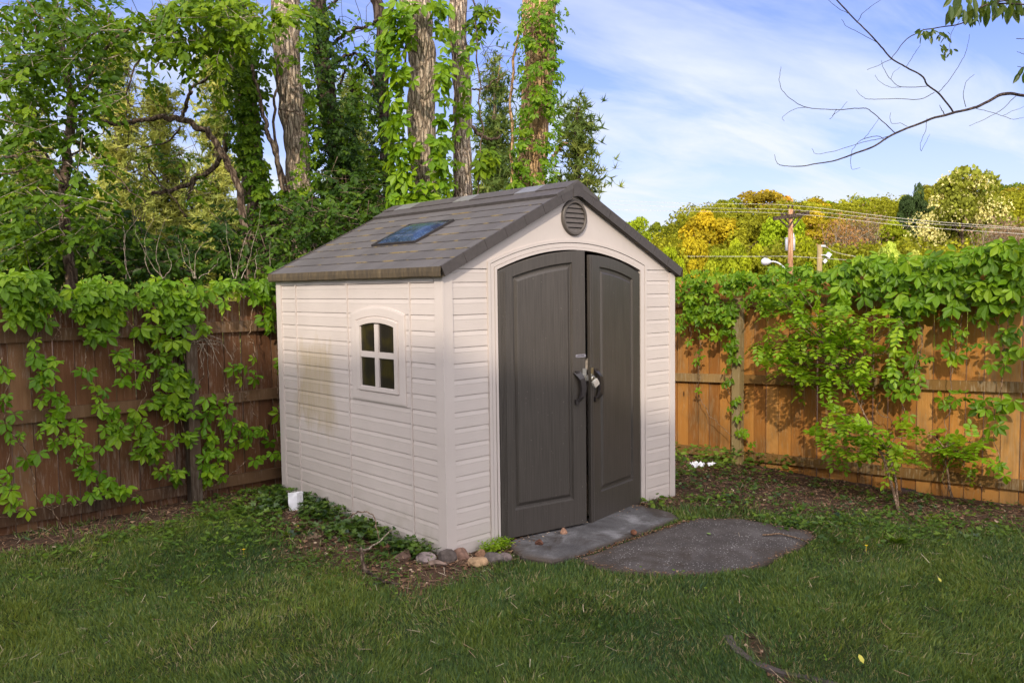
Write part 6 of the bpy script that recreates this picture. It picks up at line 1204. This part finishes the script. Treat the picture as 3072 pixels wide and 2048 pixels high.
for k in range(420):
    i = random.randrange(len(rim)); t = RNG.random(); c = rim[i]*(1-t)+rim[(i+1) % len(rim)]*t+RNG.normal(0, .02, 2); m.leaves(TRIC, [[c[0], c[1], .0175]], [[RNG.normal(), RNG.normal(), .05]], [[0, 0, 1]], RNG.uniform(.006, .02), RNG.uniform(.1, .8))
tag(m.build('gravel', MAT['litter']), 'fine gravel and grit along the slab joints and door sill', 'gravel', kind='stuff')

CB = on_z(680, 1181, .03)
def carton_zone(x, y):
    t = np.clip(((x-CB[0])*-FW[0]+(y-CB[1])*-FW[1]), 0, .22); return np.hypot(x-CB[0]+FW[0]*t, y-CB[1]+FW[1]*t) < .07
def weeds(name, label, regs, mat, tpl, s0, s1, h, tone=.5, per=7, cat='ground cover', stuff=True, dens=1.0):
    """low leafy plants: regs (cx, cy, rx, ry, count)"""
    m = MB()
    for cx, cy, rx, ry, c in regs:
        c = max(3, int(c*dens)); a = RNG.uniform(0, 6.28, c); r = np.sqrt(RNG.random(c)); x = cx+rx*r*np.cos(a); y = cy+ry*r*np.sin(a); k = ~inshed(x, y) & (y < 2.5) & (x < 4.58); x, y = x[k], y[k]; n = len(x); z = gzn(x, y); tn = np.clip(RNG.normal(tone, .22, n), 0, 1)
        for q in range(per):
            d = RNG.uniform(0, 6.28, n); off = RNG.uniform(.0, s1*1.3, n); P = np.stack([x+np.cos(d)*off, y+np.sin(d)*off, z+RNG.uniform(.2, 1, n)*h], 1)
            k2 = ~inshed(P[:, 0], P[:, 1]) & ~carton_zone(P[:, 0], P[:, 1]); dr = np.stack([np.cos(d), np.sin(d), RNG.normal(0, .3, n)], 1)
            m.leaves(tpl, P[k2], dr[k2], (UPV+RNG.normal(0, .38, (n, 3)))[k2], RNG.uniform(s0, s1, n)[k2], np.clip(tn+RNG.normal(0, .1, n), 0, 1)[k2])
    o = m.build(name, mat, origin=(regs[0][0], regs[0][1], 0)); tag(o, label, cat, kind='stuff' if stuff else None); return o
weeds('ground_ivy', 'dark and bright ivy creeping along the foot of the shed side wall', [(-.10, 1.9, .22, .35, 90), (-.10, 1.45, .18, .3, 70), (-.10, 1.1, .15, .3, 56), (-.10, .75, .13, .25, 46), (-.10, .42, .12, .2, 34), (-.10, .20, .10, .14, 22), (-.25, .45, .15, .15, 14), (-.35, 1.0, .15, .2, 16), (-.35, 1.7, .25, .3, 50), (-.28, .75, .12, .15, 12)], MAT['ivyleaf'], IVY, .028, .062, .075, dens=.8)
weeds('ground_cover', 'bright leafy ground cover between the left fence and the shed', [(-.35, 2.15, .45, .28, 170), (-.6, 1.75, .35, .3, 110), (-.9, 1.45, .35, .3, 70), (-1.1, 1.9, .4, .2, 50), (-.6, 1.2, .25, .25, 40), (-1.5, 1.7, .4, .3, 40), (-1.9, 1.8, .4, .3, 26)], MAT['weed'], OVAL, .022, .050, .05, .55, dens=.42)
weeds('ground_cover', 'ivy and weeds scattered over the soil by the right fence', [(3.0, .6, .5, .5, 120), (3.6, .3, .5, .5, 90), (2.75, .25, .3, .4, 80), (3.3, -.3, .5, .4, 70), (4.1, .0, .4, .8, 110), (4.2, -1.0, .35, .5, 90), (3.7, -1.2, .4, .4, 70), (2.7, -.6, .4, .3, 50), (4.3, 1.0, .3, .6, 90), (3.2, 1.2, .5, .5, 90), (3.2, -1.3, .5, .4, 60), (4.3, -1.8, .3, .4, 60), (2.5, -1.3, .3, .3, 30), (3.0, -2.0, .5, .3, 50)], MAT['ivyleaf'], IVY, .020, .045, .05, .55, 6, dens=.38)
weeds('ground_cover', 'broad bright weeds at the foot of the right fence beside the shed', [(2.85, .9, .3, .5, 60), (3.4, 1.3, .5, .4, 60), (2.72, .45, .2, .3, 30), (3.9, .9, .3, .5, 40), (4.35, .4, .2, .6, 30)], MAT['weed'], OVAL, .04, .08, .2, .6, 9, dens=.55)
weeds('weed_patch', 'low broadleaf weeds mixed into the lawn edge left of the shed', [(-.9, .9, .4, .4, 30), (-.5, .15, .25, .25, 16), (-1.4, .9, .4, .4, 14), (-1.2, .3, .5, .4, 8), (-2.0, 1.2, .5, .4, 12), (-.6, .5, .2, .25, 20)], MAT['weed'], SLIM, .025, .06, .04, .4)
weeds('weed_patch', 'scattered clover and small broadleaf weeds all over the lawn', [(-1.0, .2, 1.2, 1.0, 110), (-.2, -1.2, 1.2, .9, 50), (1.2, -2.1, 1.3, .6, 60), (2.0, -2.2, .8, .7, 70), (-1.6, 1.2, .7, .6, 60)], MAT['weed'], OVAL, .010, .024, .035, .5, 5)
weeds('weed_patch', 'low broadleaf weeds in the grass right of the dark slab', [(2.5, -1.1, .4, .3, 50), (2.9, -1.7, .5, .4, 50), (2.3, -1.6, .4, .3, 26), (3.4, -2.0, .4, .4, 36), (2.4, -.4, .25, .25, 30)], MAT['weed'], OVAL, .022, .05, .045, .45)
weeds('clover_clump', 'bright green clover clump at the left end of the pale slab', [(.30, -.10, .11, .06, 60), (.42, -.08, .06, .04, 22)], MAT['sapling'], OVAL, .012, .024, .075, .6, 8, 'plant', False)
weeds('seedling', 'broad leaved seedling at the right corner of the shed doors', [(1.98, -.14, .006, .006, 4)], MAT['weed'], OVAL, .05, .08, .07, .7, 4, 'plant', False)
weeds('seedling', 'tiny bright seedling on the joint at the right end of the slabs', [(1.83, -.55, .006, .006, 4)], MAT['weed'], OVAL, .025, .045, .04, .8, 4, 'plant', False)
# broadleaf tufts (dandelion like) on the lawn edge, each a plant
for i, (u, v, s, lab) in enumerate([(1040-380, 1235, .11, 'leafy weed rosette on the lawn below the white carton'), (1085-30, 0, .0, ''), (190, 1215, .10, 'tall leafy weed rosette near the left fence'), (960, 1268, .12, 'upright weed tuft beside the dark stick'), (2060, 1250, .11, 'strappy weed rosette right of the dark slab'), (500, 1235, .09, 'weed rosette in the lawn left of the carton')]):
    if not lab: continue
    p = on_z(u, v, .01); m = MB(); n = 13; a = RNG.uniform(0, 6.28, n); m.leaves(SLIM, np.tile(p, (n, 1)), np.stack([np.cos(a), np.sin(a), RNG.uniform(.3, 1.3, n)], 1), np.tile(UPV, (n, 1))+RNG.normal(0, .2, (n, 3)), s*RNG.uniform(.6, 1.2, n), RNG.uniform(.3, .7, n))
    tag(m.build('weed_rosette', MAT['weed'], origin=tuple(p)), lab, 'weed')
# dandelion flowers
MAT['yellow'] = plain('yellow_petals', (.75, .50, .02), .6, .2, 0, 40, .1); 
for (u, v, lab) in [(2352*.0+570, 1183, 'yellow flower in the ground cover left of the carton'), (2586*.765625+10, 1253, 'yellow dandelion in the grass right of the dark slab'), (686, 1208, 'yellow flower just below the white carton'), (560, 1262, 'yellow flower in the weeds nearest the lawn')]:
    p = on_z(u, v, .05); m = MB(); n = 14; a = np.linspace(0, 6.28, n); m.leaves(SLIM, np.tile(p, (n, 1)), np.stack([np.cos(a), np.sin(a), np.full(n, .5)], 1), np.tile(UPV, (n, 1)), .014, .5); m.tube([p-[0, 0, .05], p], .0015, 4)
    tag(m.build('yellow_flower', MAT['yellow'], origin=tuple(p)), lab, 'flower')
# fallen leaves
MAT['yleaf'] = plain('yellowed_leaf', (.42, .38, .06), .6, .3, 0, 30, .15); MAT['gleaf'] = plain('fallen_green_leaf', (.16, .26, .06), .5, .3, 0, 30, .15)
for (u, v, s, mt, lab) in [(1984, 1523, .045, 'yleaf', 'yellowed leaf on the lawn near the lower right'), (2162, 1336, .03, 'yleaf', 'small pale leaf standing in the grass far right'), (1632, 1227, .045, 'gleaf', 'small green leaf lying on the dark slab')]:
    z = .04 if mt == 'yleaf' else .022; p = on_z(u, v, z); m = MB(); m.leaves(OVAL, [p], [[.4, .9, .9 if mt == 'yleaf' else .02]], [[-.4, -.6, .6] if mt == 'yleaf' else [0, 0, 1]], s, .5); tag(m.build('fallen_leaf', MAT[mt], origin=tuple(p)), lab, 'leaf')
# rocks
def rock(u, v, wpx, hpx, col, lab, z=.02):
    p = on_z(u, v, z); dd = (p-CAM)@FW; wpx *= 1.3; hpx *= 1.25; r = wpx*mpp(dd)/2; b = NB('rock_'+lab.split()[0]); o = b.obj(); n = b.noise(o, 14, 5, .65); n2 = b.noise(o, 40, 3); c = b.ramp(n, [(.35, tuple(x*.55 for x in col)), (.55, col), (.7, tuple(min(1, x*1.45) for x in col))]); b.set(col=c, rough=.85, spec=.2); b.bump(n2, .8, .008)
    import mathutils
    bm_V, bm_F = ICO; V = bm_V.copy(); off = RNG.uniform(0, 50, 3)
    for ax in nrm(RNG.normal(0, 1, (7, 3))): 
        t = V@ax; lim = RNG.uniform(.50, .85); V = V-np.outer(np.maximum(t-lim, 0), ax)
    V = V*(1+(vnoise(V[:, 0]*2+off[0], V[:, 1]*2+V[:, 2]+off[1])-.5)[:, None]*.25); V = V*np.array([r*1.2, r*RNG.uniform(.8, 1.1), hpx*mpp(dd)*.72]); a = RNG.uniform(-.4, .4)+rad(-42); V = np.stack([V[:, 0]*math.cos(a)-V[:, 1]*math.sin(a), V[:, 0]*math.sin(a)+V[:, 1]*math.cos(a), V[:, 2]], 1)
    m = MB(); m.add(V+p+[0, 0, -hpx*mpp(dd)*.06], bm_F); tag(m.build('rock', b.m, origin=tuple(p)), lab, 'rock')
def ico(sub=3):
    import bmesh
    bm = bmesh.new(); bmesh.ops.create_icosphere(bm, subdivisions=sub, radius=1); V = np.array([v.co[:] for v in bm.verts]); F = [tuple(v.index for v in f.verts) for f in bm.faces]; bm.free(); return V, F
ICO = ico(3)
def c6(x, y): return ((800+x/2.613)*.765625, (1350+y/2.613)*.765625)
for x, y, w, h, col, lab in [(1345, 770, 130, 90, (.50, .36, .24), 'cream and rust stone leaning at the shed corner'), (1412, 850, 115, 95, (.10, .08, .07), 'dark rounded stone in front of the shed corner'), (1535, 825, 110, 80, (.22, .13, .095), 'reddish brown rounded stone under the front wall'), (1250, 850, 110, 60, (.24, .19, .18), 'grey pink flat stone left of the corner stones'), (1175, 790, 110, 90, (.15, .11, .095), 'large brown stone half under the ivy'), (1215, 730, 60, 45, (.30, .22, .2), 'small pinkish stone behind the brown stone'), (1650, 872, 120, 45, (.38, .25, .14), 'flat tan stone right of the corner'), (1670, 812, 70, 45, (.30, .17, .10), 'orange stone beside the clover'), (1775, 850, 110, 65, (.12, .10, .09), 'dark flat stone at the slab end'), (1860, 840, 80, 45, (.17, .13, .12), 'brown stone wedged against the pale slab'), (785, 612, 75, 45, (.48, .40, .27), 'cream stone among the ivy'), (355, 680, 105, 45, (.26, .18, .12), 'tan stone in the soil below the carton'), (30, 560, 110, 70, (.16, .09, .065), 'brown stone at the left of the ivy bed'), (935, 775, 70, 60, (.24, .11, .07), 'red brown stone near the forked stick'), (955, 700, 110, 40, (.22, .19, .16), 'flat grey stone under the arching twig'), (700, 680, 120, 30, (.24, .12, .07), 'flat terracotta coloured stone in the soil'), (1340, 885, 100, 30, (.20, .14, .11), 'low brown stone in the dry grass'), (1080, 820, 120, 50, (.13, .08, .06), 'dark brown stone left of the corner pile'), (865, 665, 55, 35, (.36, .17, .08), 'small orange stone below the arching twig'), (545, 682, 40, 22, (.34, .24, .18), 'small pale chip of stone in the needles')]:
    rock(*c6(x, y), w*.293, h*.293, col, lab, .03)
rock(240, 1239, 14, 10, (.30, .30, .26), 'small pale rounded stone near the left fence', .0)
rock(1455, 1222, 10, 8, (.16, .07, .04), 'small brown cone lying on the pale slab', .045); rock((1480+488/2.306)*.7656, (1450+330/2.306)*.7656, 13, 10, (.34, .19, .12), 'pinkish pebble under the left door', .045); rock((1480+317/2.306)*.7656, (1450+405/2.306)*.7656, 13, 10, (.13, .06, .04), 'brown cone on the left part of the pale slab', .045)
# sticks and twigs
def stick(label, pts, r0, r1, mat='barkdark', z=.03, lift=None):
    P = [on_z(*q, z) if lift is None else deep(*q, lift[i]) for i, q in enumerate(pts)]; m = MB(); m.tube(smooth_path(P, 8*len(P), .003), [r0, r1], 7, True, .15); tag(m.build('twig', MAT[mat], smooth=True, origin=tuple(P[0])), label, 'twig')
q0 = on_z(*c6(770, 940), .01); dq = (q0-CAM)@FW
stick('thick dark forked stick standing out of the soil near the stones', [c6(778, 945), c6(755, 880), c6(745, 810), c6(735, 765)], .013, .009, 'barkmid', lift=[dq, dq, dq+.03, dq+.05])
stick('pale twig leaning from the forked stick towards the shed', [c6(738, 780), c6(800, 770), c6(870, 722), c6(985, 622)], .007, .004, 'twigpale', lift=[dq+.04, dq+.1, dq+.18, dq+.3])
stick('dark root running along the grass from the forked stick', [c6(785, 950), c6(850, 990), c6(930, 1030), c6(1040, 1050)], .010, .005, 'barkdark', .03)
stick('thin dark twig arching over the ivy by the shed wall', [c6(640, 530), c6(700, 490), c6(790, 485), c6(845, 525), c6(862, 620), c6(880, 700)], .004, .003, 'vinestem', lift=[dq+.5, dq+.45, dq+.38, dq+.3, dq+.24, dq+.2])
cS = lambda x, y: ((1480+x/2.306)*.765625, (1450+y/2.306)*.765625)
stick('curved brown twig lying on the right end of the dark slab', [cS(1863, 352), cS(1990, 350), cS(2090, 372), cS(2180, 412)], .006, .004, 'vinestem', .028)
stick('grey branch lying on the soil right of the shed', [cR(180, 1290), cR(240, 1298), cR(335, 1315)], .011, .007, 'twigpale', -.02)
stick('pale bent twig near the bottom of the left fence', [(380, 1175), (420, 1160), (470, 1140)], .007, .004, 'twigpale', .05)
# white carton with a small stem
cb = on_z(680, 1181, .03); e = empty('white_carton', tuple(cb)); tag(e, 'crumpled white carton standing in the ivy left of the shed', 'carton'); dc = (cb-CAM)@FW; k = mpp(dc)
m = MB(); w = 27*k; h = 52*k; n = 7; V = []
for i in range(n):
    t = i/(n-1); z = h*t; 
    for j in range(16):
        a = j/16*4; q = int(a); f = a-q; c4 = [(-.5, -.5), (.5, -.5), (.5, .5), (-.5, .5)]; x = c4[q][0]*(1-f)+c4[(q+1) % 4][0]*f; y = c4[q][1]*(1-f)+c4[(q+1) % 4][1]*f
        V.append(cb+_rt*(x*w*.72*(1+.12*t)+RNG.normal(0, .0022))+np.array([math.sin(_y+.6), math.cos(_y+.6), 0])*(y*w*.6+RNG.normal(0, .0022))+UPV*z)
F = [(i*16+j, i*16+(j+1) % 16, (i+1)*16+(j+1) % 16, (i+1)*16+j) for i in range(n-1) for j in range(16)]+[tuple((n-1)*16+j for j in range(16))]
m.add(V, F); MAT['paper'] = plain('white_paper', (.78, .78, .82), .5, .3, 0, 30, .06, .5, .01); part(m, 'box', MAT['paper'], e)
m = MB(); P = [cb-_rt*.045, cb-_rt*.05+UPV*.11, cb-_rt*.05+UPV*.19]; m.tube(smooth_path(P+[], 12, .002), [.006, .004], 6); n = 7; a = np.linspace(0, 5.5, n); 
o = m.build('seedling', MAT['twigpale'], origin=tuple(P[0])); tag(o, 'thin grey stem with a few leaves standing beside the white carton', 'seedling')
m = MB(); m.leaves(OVAL, np.tile(P[2], (n, 1)), np.stack([np.cos(a), np.sin(a), np.full(n, .25)], 1), np.tile(UPV, (n, 1)), .055, .5); q = m.build('leaf', MAT['weed'], o, origin=tuple(P[0])); q.location = (0, 0, 0)
# white scraps by the right fence
for k, (x, y, s, lab) in enumerate([(225, 1178, .07, 'larger scrap of white plastic in the weeds behind the shed corner'), (290, 1170, .05, 'small scrap of white plastic nearest the fence post'), (205, 1165, .045, 'crumpled white scrap closest to the shed wall')]):
    p = on_z(*cR(x, y), .02); m = MB(); V = []; n = 6
    for i in range(n):
        for j in range(n): V.append(p+np.array([(i/n-.5)*s*2, (j/n-.5)*s*1.4, RNG.uniform(0, s*.8)]))
    m.add(V, [(i*n+j, (i+1)*n+j, (i+1)*n+j+1, i*n+j+1) for i in range(n-1) for j in range(n-1)]); tag(m.build('plastic_scrap', MAT['paper'], origin=tuple(p)), lab, 'litter')
# half buried edging stone, lower right
arcp = [(1672, 1460), (1690, 1490), (1740, 1524), (1800, 1545), (1870, 1560), (1950, 1580)]
m = MB(); P = smooth_path([on_z(*q, .0) for q in arcp], 30); V = []
for i, p in enumerate(P):
    t = nrm(np.gradient(P, axis=0)[i]); s = np.cross(t, UPV); w_ = .014+.012*vnoise(i*.6, 2.2); V += [p-s*w_+[0, 0, -.02], p-s*w_+[0, 0, .006], p+s*w_+[0, 0, .007], p+s*w_+[0, 0, -.02]]
m.add(V, [(i*4+j, i*4+(j+1) % 4, (i+1)*4+(j+1) % 4, (i+1)*4+j) for i in range(len(P)-1) for j in range(4)]); tag(m.build('edging_stone', slabmat('edge_stone', (.05, .042, .04), (.09, .075, .07), (.15, .13, .12), (.3, .3, .3), .2), origin=tuple(P[0])), 'curved stone edging half buried in the lawn at the lower right', 'edging')
